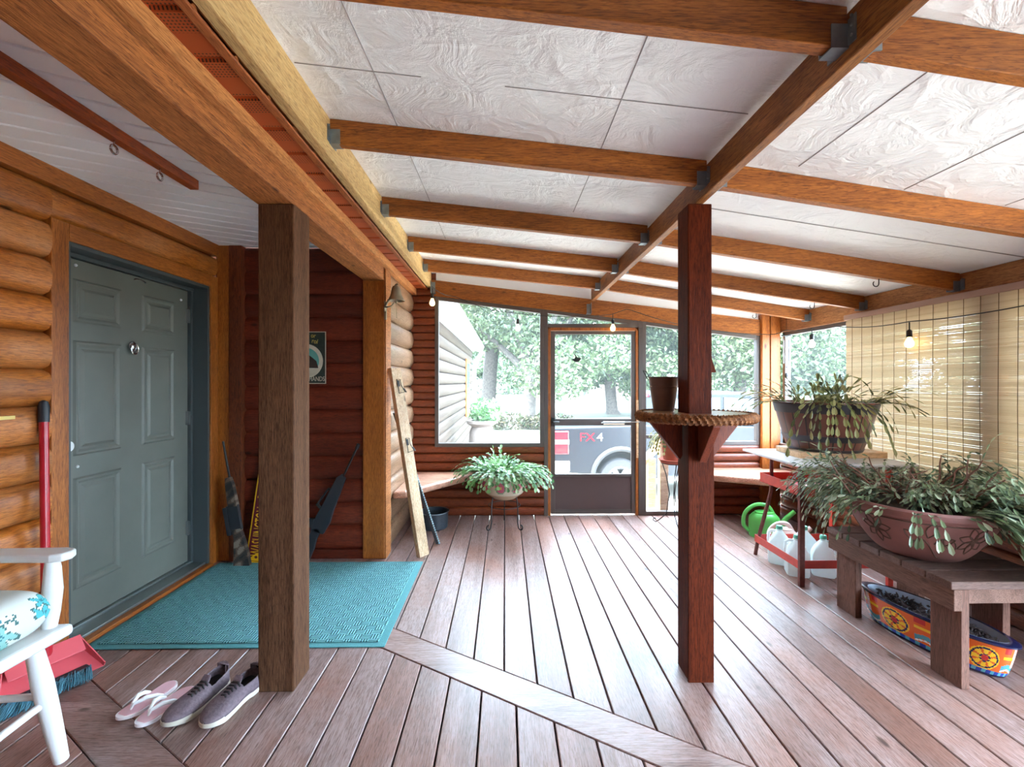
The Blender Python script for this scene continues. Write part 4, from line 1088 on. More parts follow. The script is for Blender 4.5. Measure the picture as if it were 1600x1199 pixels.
cb = (2.365, 3.31)
t = thing('barrel_planter', (cb[0], cb[1], .893), 'brown half-barrel planter with a drooping cactus on top of the cart', 'plant')
def bcol(u, i, z):
    s_ = int(u*22); f_ = (u*22) % 1
    if f_ < .1: return lin((44, 27, 27))
    v = (.5+.95*((s_*7919+s_*s_*31) % 13)/13)
    return tuple(c*v for c in lin((116, 66, 54)))
bprof = []
def br(z): return .225+.10*(z/.34)**.8
for i in range(25):
    z_ = .34*i/24; bprof.append((br(z_), z_))
bprof += [(.332, .345), (.332, .352), (.31, .352), (.305, .31), (.0001, .31)]
MB().lathe([(.0001, 0)]+bprof, (cb[0], cb[1], .893), 176, colf=bcol).build('barrel', M['print'] if False else painted('barrel_staves', .42, .2), parent=t, smooth=True)
for z0, z1 in ((.075, .115), (.275, .34), (.0, .02)):
    MB().lathe([(br(z0)+.001, z0), (br(z0)+.006, z0), (br(z1)+.006, z1), (br(z1)+.001, z1)], (cb[0], cb[1], .893), 64, cap=False).build('hoop', M['band'], parent=t, smooth=True)
MB().lathe([(.0001, .325), (.308, .32)], (cb[0], cb[1], .893), 32).build('soil', M['soil'], parent=t)
rnd = random.Random(5); fb = MB(); wb_ = MB()
def spray(base, dirv, n, L_, seg=.075, w=.0085, droop=.22, spread=.5, stop=.875):
    for i in range(n):
        d = Vector(dirv)+Vector((rnd.uniform(-spread, spread), rnd.uniform(-spread, spread), rnd.uniform(-spread*.6, spread)))
        stem_leaf(fb, Vector(base)+Vector((rnd.uniform(-.04, .04), rnd.uniform(-.04, .04), 0)), d, rnd.uniform(L_*.55, L_), seg, w, droop, rnd, stop=stop)
zb_ = 1.235
spray((2.13, 3.42, zb_), (-1., .05, .8), 26, .48, droop=.30)
spray((2.16, 3.30, zb_), (-.8, -.2, 1.2), 14, .38)
spray((2.25, 3.20, zb_), (-.3, -.2, 1.6), 14, .30)
spray((2.34, 3.12, zb_), (.1, -.2, 1.5), 16, .30)
spray((2.205, 3.055, zb_+.01), (-.12, -.22, .35), 24, .62, seg=.068, droop=.46, spread=.38, w=.0105)
spray((2.30, 3.02, zb_+.01), (.15, -.35, .4), 12, .56, seg=.068, droop=.42, spread=.4, w=.010)
spray((2.56, 3.10, zb_), (.7, -.7, .8), 20, .46, droop=.26)
spray((2.60, 3.22, zb_), (1., -.4, .7), 12, .40)
spray((2.40, 3.3, zb_), (.1, -.1, 1.3), 12, .26)
fb.build('leaves', M['leaf_barrel'], parent=t)

# jugs under the cart
def jug(x, y, rot, label):
    t = thing('water_jug', (x, y, 0), label, 'jug', 'water jugs under the red cart')
    b = MB(); vs = []; fs = []; n = 24
    prof = [(.068, .001), (.074, .01), (.075, .13), (.072, .155), (.055, .195), (.03, .235), (.021, .245), (.021, .26)]
    for r_, z_ in prof:
        e = 6 if z_ < .16 else (4 if z_ < .2 else 2)
        for k in range(n):
            q = 2*PI*k/n+rot; ca, sa = math.cos(q-rot), math.sin(q-rot)
            m_ = r_/((abs(ca)**e+abs(sa)**e)**(1/e))
            vs.append((x+m_*math.cos(q), y+m_*math.sin(q), z_))
    for i in range(len(prof)-1):
        for k in range(n): fs.append((i*n+k, i*n+(k+1) % n, (i+1)*n+(k+1) % n, (i+1)*n+k))
    fs += [tuple(range(n-1, -1, -1)), tuple((len(prof)-1)*n+k for k in range(n))]
    b.add(vs, fs); b.build('body', M['jug'], parent=t, smooth=True)
    hd_ = Vector((math.cos(rot+PI), math.sin(rot+PI), 0))
    pth = [Vector((x, y, .238))+hd_*.022, Vector((x, y, .240))+hd_*.05, Vector((x, y, .225))+hd_*.07, Vector((x, y, .17))+hd_*.076, Vector((x, y, .14))+hd_*.07]
    MB().tube(pth, .011, 8).build('handle', M['jug'], parent=t, smooth=True)
    MB().lathe([(.0001, .284), (.019, .283), (.022, .279), (.023, .258), (.0001, .258)], (x, y, 0), 18).build('cap', M['cap'], parent=t, smooth=True)
    return t
jug(2.115, 3.445, -.6, 'milky gallon jug under the cart, next to the bent leg')
jug(2.115, 3.235, -.4, 'milky gallon jug half hidden by the straight front leg of the cart')
jug(2.30, 3.43, .3, 'milky gallon jug at the back of the four, closest to the log wall')
jug(2.30, 3.225, 2.6, 'milky gallon jug nearest the wooden bench, handle turned outward')

# watering cans
def can(name, x, y, r, h, m, label, ang, spl, high):
    t = thing(name, (x, y, 0), label, 'watering can', 'watering cans')
    MB().lathe([(.0001, .001), (r*.95, .001), (r, .012), (r*1.02, h*.7), (r*.98, h*.82), (r*.75, h*.97), (r*.6, h), (.0001, h)], (x, y, 0), 32, 1, .72, rot=ang).build('body', m, parent=t, smooth=True)
    d = Vector((math.cos(ang), math.sin(ang), 0)); c = Vector((x, y, 0))
    MB().tube([c+d*r*.8+Vector((0, 0, h*.35)), c+d*(r*1.1)+Vector((0, 0, h*.5)), c+d*(r+spl*.5)+Vector((0, 0, h*.85)), c+d*(r+spl)+Vector((0, 0, h*1.12))], [.035, .03, .021, .018], 12).build('spout', m, parent=t, smooth=True)
    hp = [c-d*(r*.95)+Vector((0, 0, h*.2)), c-d*(r*1.35)+Vector((0, 0, h*.45)), c-d*(r*1.25)+Vector((0, 0, h*.95)), c-d*(r*.6)+Vector((0, 0, h*high)), c+d*(r*.2)+Vector((0, 0, h*high*.99)), c+d*(r*.62)+Vector((0, 0, h*.93))]
    sm_ = []
    for i in range(len(hp)-1):
        p0, p1, p2, p3 = hp[max(i-1, 0)], hp[i], hp[i+1], hp[min(i+2, len(hp)-1)]
        for k in range(5):
            u = k/5; sm_.append(.5*((2*p1)+(p2-p0)*u+(2*p0-5*p1+4*p2-p3)*u*u+(3*p1-p0-3*p2+p3)*u**3))
    sm_.append(hp[-1])
    MB().tube(sm_, .017, 10).build('handle', m, parent=t, smooth=True)
    MB().lathe([(r*.62, h-.002), (r*.64, h+.008), (r*.5, h+.014), (.0001, h+.014)], (x, y, 0), 24, 1, .72, rot=ang).build('lid', m, parent=t, smooth=True)
can('watering_can', 2.33, 4.02, .125, .215, M['green_can'], 'bright green plastic watering can on the deck behind the cart', -.25, .12, 1.3)
can('watering_can', 2.33, 3.72, .095, .16, M['cream_can'], 'cream plastic watering can between the jugs and the green can', -.1, .11, 1.3)

# ------------------------------------------------------------------ wooden bench
t = thing('slatted_bench', (2.23, 2.39, 0), 'weathered slatted wooden bench under the big red clay bowl', 'bench')
ybs = [2.0+.1325*i for i in range(6)]
for i, y0 in enumerate(ybs):
    x0 = 2.012 if i else 2.018
    MB().box(2.01, 2.54, y0, y0+.124, .452, .488).build('seat_slat', M['bench_wood'], parent=t, bevel=.004)
MB().box(2.022, 2.06, 2.0, 2.79, .355, .4515).build('side_rail', M['bench_side'], parent=t, bevel=.003)
MB().box(2.475, 2.513, 2.0, 2.79, .355, .4515).build('side_rail', M['bench_side'], parent=t, bevel=.003)
MB().box(2.06, 2.475, 2.02, 2.055, .38, .4515).build('cross_rail', M['bench_side'], parent=t, bevel=.003)
for x0 in (2.0605, 2.4365):
    for y0 in ((2.005, 2.62) if x0 < 2.2 else (2.17, 2.62)):
        xx = x0
        MB().box(xx-.0, xx+.038, y0, y0+.15, 0, .45).build('leg', M['bench_leg'], parent=t, bevel=.003)

# carved clay bowl
cw = (2.195, 2.36)
t = thing('clay_bowl_planter', (cw[0], cw[1], .489), 'wide carved red clay bowl of trailing cactus on the slatted bench', 'plant')
def cr(z):  # radius over height
    return .145+.172*(min(1, max(0, z)/.235))**.62
cprof = [(.0001, .0), (.13, .0)]+[(cr(z_), z_) for z_ in [.0+.235*i/18 for i in range(19)]]+[(.328, .24), (.336, .252), (.336, .272), (.326, .282), (.31, .28), (.30, .25), (.0001, .245)]
MB().lathe(cprof, (cw[0], cw[1], .489), 72).build('bowl', M['red_clay'], parent=t, smooth=True)
# carved flower and leaf outlines follow the bowl's side
def onbowl(a, z): r_ = cr(z)+.001; return (cw[0]+r_*math.cos(a), cw[1]+r_*math.sin(a), .489+z)
def petal(a0, z0, th_, L_, w_):
    pts = []
    for k in range(14):
        q = 2*PI*k/14; u = L_*.5*(1+math.cos(q)); v = w_*math.sin(q)*math.sin(PI*min(1, max(.02, u/L_)))**.5
        da = (u*math.cos(th_)-v*math.sin(th_))/.30; dz = u*math.sin(th_)+v*math.cos(th_)
        pts.append(onbowl(a0+da, min(.232, max(.01, z0+dz))))
    return pts
fi = 0
for a0 in [-2.95, -2.2, -1.55, -.85, -.2, .6, 1.4, 2.2]:
    g = MB(); fi += 1
    if fi % 2:
        for k in range(7): g.tube(petal(a0, .15, 2*PI*k/7+.2, .075, .018), .003, 5, closed=True)
        g.tube([onbowl(a0+.012/.3*math.cos(q)*1., .15+.012*math.sin(q)) for q in [2*PI*k/10 for k in range(10)]], .003, 5, closed=True)
    else:
        for k in range(4): g.tube(petal(a0-.1+.1*k, .12+.03*(k % 2), [2.4, 1.3, .4, -.6][k], .085, .02), .003, 5, closed=True)
        g.tube([onbowl(a0-.25+.5*q, .09+.05*math.sin(q*5)) for q in [k/12 for k in range(13)]], .003, 5)
    g.build('carving', M['clay_line'], parent=t, smooth=True)
g = MB().tube([(cw[0]+(cr(.222)+.001)*math.cos(a), cw[1]+(cr(.222)+.001)*math.sin(a), .489+.222) for a in [2*PI*i/60 for i in range(60)]], .0035, 5, closed=True)
g.build('carved_line', M['clay_line'], parent=t, smooth=True)
MB().lathe([(.0001, .255), (.302, .25)], (cw[0], cw[1], .489), 32).build('soil', M['soil'], parent=t)
LIM[1] = 2.97
rnd = random.Random(11); fb = MB(); st_ = MB()
zc = .75
def wander(p, d, n, seg, droop, rad):
    p = Vector(p); d = Vector(d).normalized(); pts = [p.copy()]
    for i in range(n):
        d = (d+Vector((rnd.uniform(-.3, .3), rnd.uniform(-.3, .3), rnd.uniform(-.2, .2)-droop))).normalized(); p = p+d*seg; pts.append(p.copy())
    st_.tube(pts, [rad*(1-.6*i/n) for i in range(n+1)], 6)
    return pts
def facing(a):      # how much this side of the rim looks to the open deck
    return abs((a+2.32+PI) % (2*PI)-PI)
for i in range(76):
    a = rnd.uniform(0, 2*PI); front = facing(a) < .85
    r_ = (.16 if front else .30)*math.sqrt(rnd.random())
    base = (cw[0]+r_*math.cos(a), cw[1]+r_*math.sin(a), zc)
    pts = wander(base, (math.cos(a)*(.35 if front else 1), math.sin(a)*(.35 if front else 1)-.05, rnd.uniform(.7, 2.0)), rnd.randint(2, 4) if front else rnd.randint(3, 7), .048, .12, .007)
    for p in pts[1:]:
        for q in range(rnd.randint(2, 4)):
            d = Vector((math.cos(a)+rnd.uniform(-.8, .8), math.sin(a)+rnd.uniform(-.8, .8), rnd.uniform(-.3, .9)))
            stem_leaf(fb, p, d, rnd.uniform(.08, .15) if front else rnd.uniform(.12, .28), .046, .0068, .30, rnd, stop=.70 if front else .50)
# thick fall of leaves over the far right rim, long arms to the left
for i in range(430):
    a = rnd.uniform(-1.4, .5); r_ = rnd.uniform(.12, .295)
    base = (cw[0]+r_*math.cos(a), cw[1]+r_*math.sin(a), zc+.01)
    stem_leaf(fb, base, (math.cos(a)*.8+.3, math.sin(a)*.8-.1, rnd.uniform(.4, 1.2)), rnd.uniform(.34, .62), .05, .0072, .17, rnd, stop=.495)
for i in range(56):
    a = rnd.uniform(1.9, 3.3); r_ = rnd.uniform(.20, .295)
    base = (cw[0]+r_*math.cos(a), cw[1]+r_*math.sin(a), zc+.01)
    stem_leaf(fb, base, (math.cos(a), math.sin(a), rnd.uniform(.3, 1.1)), rnd.uniform(.22, .40), .046, .0072, .30, rnd, stop=.56)
for i in range(190):
    a = rnd.uniform(-1.72, -.55); r_ = rnd.uniform(.24, .30)
    base = (cw[0]+r_*math.cos(a), cw[1]+r_*math.sin(a), zc+.012)
    stem_leaf(fb, base, (math.cos(a)+.35, math.sin(a)-.05, rnd.uniform(.3, 1.1)), rnd.uniform(.30, .54), .05, .0075, .25, rnd, stop=.495)
for a0, L_ in ((-2.75, .20), (-2.3, .34), (-2.15, .30), (-1.75, .24), (-1.5, .36)):
    for i in range(3):
        a = a0+rnd.uniform(-.06, .06)
        base = (cw[0]+.305*math.cos(a), cw[1]+.305*math.sin(a), zc+.015)
        stem_leaf(fb, base, (math.cos(a)*.7, math.sin(a)*.7, .25), L_*rnd.uniform(.7, 1), .06, .0085, .42, rnd, stop=.50)
LIM[1] = 4.64
fb.build('leaves', M['leaf_bowl'], parent=t)
st_.build('stems', M['cactus_stem'], parent=t, smooth=True)

# painted oval trough below
t = thing('painted_trough', (2.24, 2.37, 0), 'long oval hand-painted orange and blue trough under the slatted bench', 'planter')
OR, BL, YE, TE, WH, RD, NV = (lin(c) for c in ((226, 100, 34), (40, 66, 150), (246, 196, 40), (80, 158, 176), (232, 236, 236), (196, 48, 44), (26, 32, 70)))
def tcol(u, i, z):
    if z > .158: return NV
    if z < .012: return NV
    k = 10; f_ = (u*k) % 1; cell = int(u*k)
    px_ = (f_-.5)/.42; pz = (z-.088)/.062
    q = math.hypot(px_, pz); an = math.atan2(pz, px_)
    if cell % 2 == 0:
        if q < .22: return RD
        if q < .34 and abs(math.sin(an*3)) > .3: return NV
        if q < .72: return YE if math.cos(an*8) > -.5 else OR
        if q < .84: return NV
        if q < .93: return YE
    else:
        if abs(px_) < .28 and z > .06: return WH if math.sin(px_*40+z*300)*math.sin(z*420) > -.15 else OR
        if abs(z-.055-.012*math.sin(f_*6.3)) < .012: return TE
        if abs(z-.038-.012*math.sin(f_*6.3)) < .004: return WH
        if z > .13 and abs(px_) > .6: return RD
        if abs(z-.11) < .006: return YE
    if z < .034: return TE if math.sin(f_*25) > .2 else BL
    return OR
tprof = [(.80, .0), (.84, .004)]
for i in range(34):
    z_ = .004+.156*i/33; tprof.append((.84+.14*(z_/.16)**.6, z_))
tprof += [(1.0, .163), (1.02, .168), (1.02, .174), (.98, .178), (.90, .175)]
SXR, SYR = .125, .35
MB().lathe([(a, b) for a, b in tprof], (2.262, 2.365, .001), 360, SXR, SYR, colf=tcol, rot=.25, cap=False).build('trough_shell', M['paint'], parent=t, smooth=True)
MB().lathe([(.90, .176), (.86, .12), (.0001, .118)], (2.262, 2.365, .001), 64, SXR, SYR, rot=.25, cap=False).build('glazed_inside', plain('pale_glaze', (196, 206, 222), .3), parent=t, smooth=True)
mu = MB(); rnd = random.Random(3)
for i in range(260):
    a = rnd.uniform(0, 2*PI); r_ = math.sqrt(rnd.random())*.78
    lx, ly = SXR*r_*math.cos(a), SYR*r_*math.sin(a)
    x_ = 2.262+lx*math.cos(.25)-ly*math.sin(.25); y_ = 2.365+lx*math.sin(.25)+ly*math.cos(.25)
    d = Vector((rnd.uniform(-1, 1), rnd.uniform(-1, 1), rnd.uniform(-.2, 1))).normalized()*.016
    c = Vector((x_, y_, .135+rnd.uniform(0, .03)))
    mu.tube([c-d, c, c+d], [.002, .007, .002], 5)
mo = mu.build('bark_chips', plain('bark_chips', (58, 42, 40), .9), parent=t); mo['kind'] = 'stuff'

# terracotta pot behind the middle post, on its own wire stand
cq = (1.63, 4.36)
t = thing('wire_stand', (cq[0], cq[1], 0), 'tall thin wire stand behind the middle post', 'plant stand')
for k in range(3):
    a = 2.6+k*2*PI/3; ca, sa = math.cos(a), math.sin(a)
    def Pq(r, z): return (cq[0]+ca*r, cq[1]+sa*r, z)
    MB().tube([Pq(.10, .60), Pq(.06, .48), Pq(.03, .3), Pq(.06, .1), Pq(.13, .03), Pq(.16, .006), Pq(.185, .02), Pq(.18, .045), Pq(.16, .04)], .005, 8).build('leg', M['wire'], parent=t, smooth=True)
MB().tube([(cq[0]+.105*math.cos(a), cq[1]+.105*math.sin(a), .60) for a in [2*PI*i/24 for i in range(24)]], .004, 6, closed=True).build('ring', M['wire'], parent=t, smooth=True)
t = thing('terracotta_pot', (cq[0], cq[1], .605), 'terracotta pot with a trailing plant behind the middle post', 'plant')
MB().lathe([(.0001, .03), (.085, .03), (.115, .25), (.13, .25), (.137, .30), (.125, .30), (.118, .27), (.0001, .265)], (cq[0], cq[1], .605), 36).build('pot', M['terracotta'], parent=t, smooth=True)
MB().lathe([(.0001, .0), (.11, .0), (.135, .035), (.128, .038), (.108, .012), (.0001, .012)], (cq[0], cq[1], .605), 36).build('saucer', M['terracotta'], parent=t, smooth=True)
rnd = random.Random(21); fb = MB()
for i in range(30):
    a = rnd.uniform(1.6, 4.6)
    stem_leaf(fb, (cq[0]+.07*math.cos(a), cq[1]+.07*math.sin(a), .88), (math.cos(a), math.sin(a), rnd.uniform(.6, 1.6)), rnd.uniform(.14, .34), .035, .009, .42, rnd)
fb.build('leaves', M['leaf_barrel'], parent=t)

# ------------------------------------------------------------------ footwear
def frame_at(x, y, yaw):
    f = Vector((math.cos(yaw), math.sin(yaw), 0)); l = Vector((-f.y, f.x, 0)); c = Vector((x, y, 0))
    return lambda a, b, z: tuple(c+f*a+l*b+Vector((0, 0, z)))
def sole_outline(s, L_, W, side):
    """half widths (left, right) along s in 0..1 heel to toe"""
    heel = math.sqrt(max(0, 1-(1-min(1, s/.14))**2)); toe = math.sqrt(max(0, 1-(max(0, s-.74)/.26)**2))
    wv = W*(.74+.26*math.sin(min(1, s/.7)*PI/2)-.10*math.exp(-((s-.42)/.14)**2))
    return wv*heel*toe
def sneaker(x, y, yaw, side, label):
    t = thing('sneaker', (x, y, 0), label, 'shoe', 'pair of sneakers by the thick post')
    F = frame_at(x, y, yaw); L_, W = .29, .055; n = 26; m = 20
    def ctr(s): return side*.010*math.sin(s*PI)*(1 if s > .3 else .5)
    b = MB(); vs = []; fs = []
    ss = [.5-.5*math.cos(PI*i/(n-1)) for i in range(n)]
    for s in ss:
        hw = max(.002, sole_outline(s, L_, W, side))
        for (k, z) in ((1, .002), (1.06, .012), (1.04, .026+.010*(1-s)), (.96, .03+.010*(1-s))):
            pass
        ring = [(-1.0, .003+.012*max(0, s-.8)/.2), (-1.07, .016), (-1.03, .030), (1.03, .030), (1.07, .016), (1.0, .003+.012*max(0, s-.8)/.2)]
        for k, z in ring: vs.append(F((s-.5)*L_*1.04, ctr(s)+hw*k, z))
    for i in range(n-1):
        for k in range(6): fs.append((i*6+k, i*6+(k+1) % 6, (i+1)*6+(k+1) % 6, (i+1)*6+k))
    fs += [tuple(range(6)), tuple((n-1)*6+k for k in range(6))]
    b.add(vs, fs).build('sole', M['rubber_white'], parent=t, smooth=50)
    # upper: arches from side to side, open at the ankle
    def top(s):
        if s < .36: return .098-.016*(s/.36)
        if s < .62: return .082-.016*((s-.36)/.26)
        return .066-.030*((s-.62)/.38)**1.7
    u = MB(); vs = []; fs = []
    for s in ss:
        hw = max(.002, sole_outline(s, L_, W, side)*.99); h = top(s)
        for k in range(m+1):
            q = PI*k/m; e = .72
            cx_ = -math.copysign(abs(math.cos(q))**e, math.cos(q)); zz = .026+(h-.026)*abs(math.sin(q))**.8
            if s < .40:       # ankle opening: walls lean in and stop
                lim = .84
                if abs(cx_) < lim: cx_ = math.copysign(lim, cx_ if cx_ else 1); 
            vs.append(F((s-.5)*L_, ctr(s)+hw*cx_, zz))
    for i in range(n-1):
        for k in range(m):
            s = (ss[i]+ss[i+1])/2
            if .05 < s < .40 and 5 <= k < m-5: continue
            fs.append((i*(m+1)+k, i*(m+1)+k+1, (i+1)*(m+1)+k+1, (i+1)*(m+1)+k))
    up_ = u.add(vs, fs).build('upper', M['shoe_cloth'], parent=t, smooth=60)
    sd_ = up_.modifiers.new('cloth', 'SOLIDIFY'); sd_.thickness = .003
    MB().prism([F((s-.5)*L_, ctr(s)+sole_outline(s, L_, W, side)*k*.85, .04) for s, k in [(.05+.35*i/8, 1) for i in range(9)]+[(.40-.35*i/8, -1) for i in range(9)]], (0, 0, .004)).build('insole', M['shoe_dark'], parent=t)
    lc = MB()
    for k, s in enumerate((.42, .475, .53, .585, .64)):
        z_ = top(s)+.004; hw = .028-.002*k
        lc.tube([F((s-.5)*L_-.006, ctr(s)-hw, z_-.009), F((s-.5)*L_, ctr(s)-hw*.4, z_+.002), F((s-.5)*L_, ctr(s)+hw*.4, z_+.003), F((s-.5)*L_+.008, ctr(s)+hw, z_-.010)], .0042, 6)
        lc.tube([F((s-.5)*L_+.01, ctr(s)-hw, z_-.011), F((s-.5)*L_+.004, ctr(s)+hw, z_-.007)], .0028, 6)
    lc.build('laces', M['lace'], parent=t, smooth=True)
    MB().hexa([F((.42-.5)*L_, ctr(.4)-.022, top(.42)-.004), F((.42-.5)*L_, ctr(.4)+.022, top(.42)-.004), F((.36-.5)*L_, ctr(.38)+.020, .094), F((.36-.5)*L_, ctr(.38)-.020, .094), F((.42-.5)*L_, ctr(.4)-.022, top(.42)+.004), F((.42-.5)*L_, ctr(.4)+.022, top(.42)+.004), F((.35-.5)*L_, ctr(.38)+.018, .104), F((.35-.5)*L_, ctr(.38)-.018, .104)]).build('tongue', M['shoe_cloth'], parent=t, bevel=.004)
    MB().tube([F((.03-.5)*L_, 0, .08), F(-.004+(.02-.5)*L_, 0, .098), F((.05-.5)*L_, 0, .09)], .004, 6).build('pull_tab', M['shoe_dark'], parent=t, smooth=True)
sneaker(-1.325, 1.965, math.radians(-104+0), 1, 'dusty mauve sneaker closer to the pink sandals')
sneaker(-1.165, 1.955, math.radians(-103), -1, 'dusty mauve sneaker right beside the thick post')
def flipflop(x, y, yaw, side, label):
    t = thing('sandal', (x, y, 0), label, 'shoe', 'pair of pink sandals on the deck')
    F = frame_at(x, y, yaw); L_, W = .245, .043; n = 26
    ss = [.5-.5*math.cos(PI*i/(n-1)) for i in range(n)]
    def ctr(s): return side*.008*math.sin(s*PI)
    b = MB(); vs = []; fs = []
    for s in ss:
        hw = max(.0015, sole_outline(s, L_, W, side))
        for k, z in ((-1, .001), (-1, .014), (1, .014), (1, .001)): vs.append(F((s-.5)*L_, ctr(s)+hw*k, z+.006*max(0, s-.8)/.2))
    for i in range(n-1):
        for k in range(4): fs.append((i*4+k, i*4+(k+1) % 4, (i+1)*4+(k+1) % 4, (i+1)*4+k))
    fs += [(0, 1, 2, 3), tuple((n-1)*4+k for k in range(4))]
    b.add(vs, fs).build('sole', M['pinkwhite'], parent=t, smooth=50)
    MB().prism([F((s-.5)*L_*.94, ctr(s)+sole_outline(s, L_, W, side)*.9, .0145) for s in ss[1:-1]]+[F((s-.5)*L_*.94, ctr(s)-sole_outline(s, L_, W, side)*.9, .0145) for s in reversed(ss[1:-1])], (0, 0, .0035)).build('footbed', M['pink'], parent=t)
    for k in (-1, 1):
        st2 = MB(); A_ = [F((.80-.5)*L_, ctr(.8), .018), F((.76-.5)*L_, ctr(.78)+k*.004, .036), F((.62-.5)*L_, ctr(.6)+k*.024, .044), F((.48-.5)*L_, ctr(.5)+k*.036, .032), F((.38-.5)*L_, ctr(.4)+k*.037, .016)]
        st2.tube(A_, [.004, .006, .009, .009, .006], 8); st2.build('strap', M['white_paint'], parent=t, smooth=True)
flipflop(-1.55, 1.985, math.radians(-106), 1, 'pink and white sandal furthest from the sneakers')
flipflop(-1.44, 1.945, math.radians(-106), -1, 'pink and white sandal beside the sneakers')

# ------------------------------------------------------------------ dustpan and broom
t = thing('dustpan', (-2.1, 2.12, 0), 'red long-handled dustpan leaning by the grey door', 'dustpan')
LA = Vector((-2.11, 1.90, .004)); LB = Vector((-1.955, 2.235, .004)); ld_ = (LB-LA).normalized(); bk = Vector((-ld_.y, ld_.x, 0))
if bk.x > 0: bk = -bk
upv = Vector((0, 0, 1)); tilt = (bk*.80+upv*.62).normalized(); bn = ld_.cross(tilt); bn = bn if bn.z > 0 else -bn
Wd = (LB-LA).length; Dp = .175
def Pd(u, v, h): return tuple(LA+ld_*u*Wd+tilt*v*Dp+bn*h)
pn = MB()
pn.hexa([Pd(0, 0, 0), Pd(1, 0, 0), Pd(.86, 1, 0), Pd(.14, 1, 0), Pd(0, 0, .004), Pd(1, 0, .004), Pd(.86, 1, .004), Pd(.14, 1, .004)])
pn.hexa([Pd(0, 0, 0), Pd(.015, 0, 0), Pd(.155, 1, 0), Pd(.14, 1, 0), Pd(0, .02, .025), Pd(.015, .02, .025), Pd(.155, 1, .06), Pd(.14, 1, .06)])
pn.hexa([Pd(.985, 0, 0), Pd(1, 0, 0), Pd(.86, 1, 0), Pd(.845, 1, 0), Pd(.985, .02, .025), Pd(1, .02, .025), Pd(.86, 1, .06), Pd(.845, 1, .06)])
pn.hexa([Pd(.14, .98, 0), Pd(.86, .98, 0), Pd(.86, 1, 0), Pd(.14, 1, 0), Pd(.14, .98, .06), Pd(.86, .98, .06), Pd(.86, 1, .06), Pd(.14, 1, .06)])
pn.hexa([Pd(.14, .55, .045), Pd(.86, .55, .045), Pd(.86, 1, .06), Pd(.14, 1, .06), Pd(.14, .55, .049), Pd(.86, .55, .049), Pd(.86, 1, .064), Pd(.14, 1, .064)])
pn.build('pan', M['red_plastic'], parent=t, bevel=.004)
H0 = Vector(Pd(.52, .93, .06)); H1 = Vector((-2.197, 2.185, 1.20))
MB().tube([H0-Vector((0, 0, .03)), H0+(H1-H0)*.06], .022, 14).build('collar', M['red_handle'], parent=t, smooth=True)
MB().tube([H0, H1], .0175, 14).build('handle', M['red_handle'], parent=t, smooth=True)
HX = (H1-H0).normalized()
MB().tube([H1-HX*.002, H1+HX*.075, H1+HX*.095, H1+HX*.103], [.021, .021, .016, .005], 14).build('grip', M['black_plastic'], parent=t, smooth=True)
t = thing('broom', (-2.05, 1.87, 0), 'teal bristle broom head lying under the red dustpan', 'broom')
br_ = MB(); rnd = random.Random(4)
for i in range(420):
    u = rnd.random(); a = LA+(LB-LA)*(u*1.05-.18)-bk*.012+Vector((0, 0, .004)); a2 = a+bk*.02+Vector((0, 0, .0))
    off = -bk*rnd.uniform(.05, .085)-ld_*(.03+.06*(1-u))+Vector((rnd.uniform(-.012, .012), rnd.uniform(-.012, .012), 0))
    z0 = rnd.uniform(.006, .028)
    a2.z = z0+.012; e = a2+off; e.z = rnd.uniform(.003, .016)
    mid = (a2+e)/2; mid.z = z0+.008
    br_.tube([a2, mid, e], .0016, 4, caps=False)
br_.build('bristles', M['bristle'], parent=t)
hA = LA+(LB-LA)*(-.15)+bk*.012; hB = LA+(LB-LA)*.85+bk*.012
MB().bar(hA+Vector((0, 0, .02)), hB+Vector((0, 0, .02)), bk, upv, .04, .03).build('head', M['black_plastic'], parent=t, bevel=.006)

# yellow tag on the log wall
tag(MB().box(-2.22, -2.213, 1.96, 2.075, 1.222, 1.238).build('wall_tag', M['ledger_tag'], bevel=.001), 'small yellow strip fixed to the log wall near the red handle', 'tag')

# ------------------------------------------------------------------ white chair
t = thing('white_armchair', (-1.8, 1.42, 0), 'white painted wooden armchair at the left edge of the photo', 'chair')
seat = MB().prism([(-2.10, 1.22, .468), (-1.585, 1.17, .468), (-1.575, 1.68, .468), (-2.10, 1.64, .468)], (0, 0, .042)); seat.build('seat', M['white_paint'], parent=t, bevel=.016, segs=3)
def turned(pts, r, nm):
    MB().tube(pts, r, 14).build(nm, M['white_paint'], parent=t, smooth=True)
def lerp(a, b, f): return tuple(a[i]+(b[i]-a[i])*f for i in range(3))
def leg_(a, b):
    turned([lerp(a, b, f) for f in (0, .12, .35, .6, .85, 1)], [.021, .026, .031, .029, .025, .022], 'leg')
leg_((-1.675, 1.625, .47), (-1.628, 1.682, .001)); leg_((-1.665, 1.24, .47), (-1.60, 1.20, .001)); leg_((-2.05, 1.60, .47), (-2.12, 1.64, .001)); leg_((-2.05, 1.26, .47), (-2.12, 1.22, .001))
turned([(-1.655, 1.648, .235), (-1.635, 1.21, .22)], .013, 'stretcher'); turned([(-1.655, 1.648, .26), (-2.09, 1.62, .25)], .012, 'stretcher'); turned([(-1.635, 1.21, .26), (-2.09, 1.23, .25)], .012, 'stretcher')
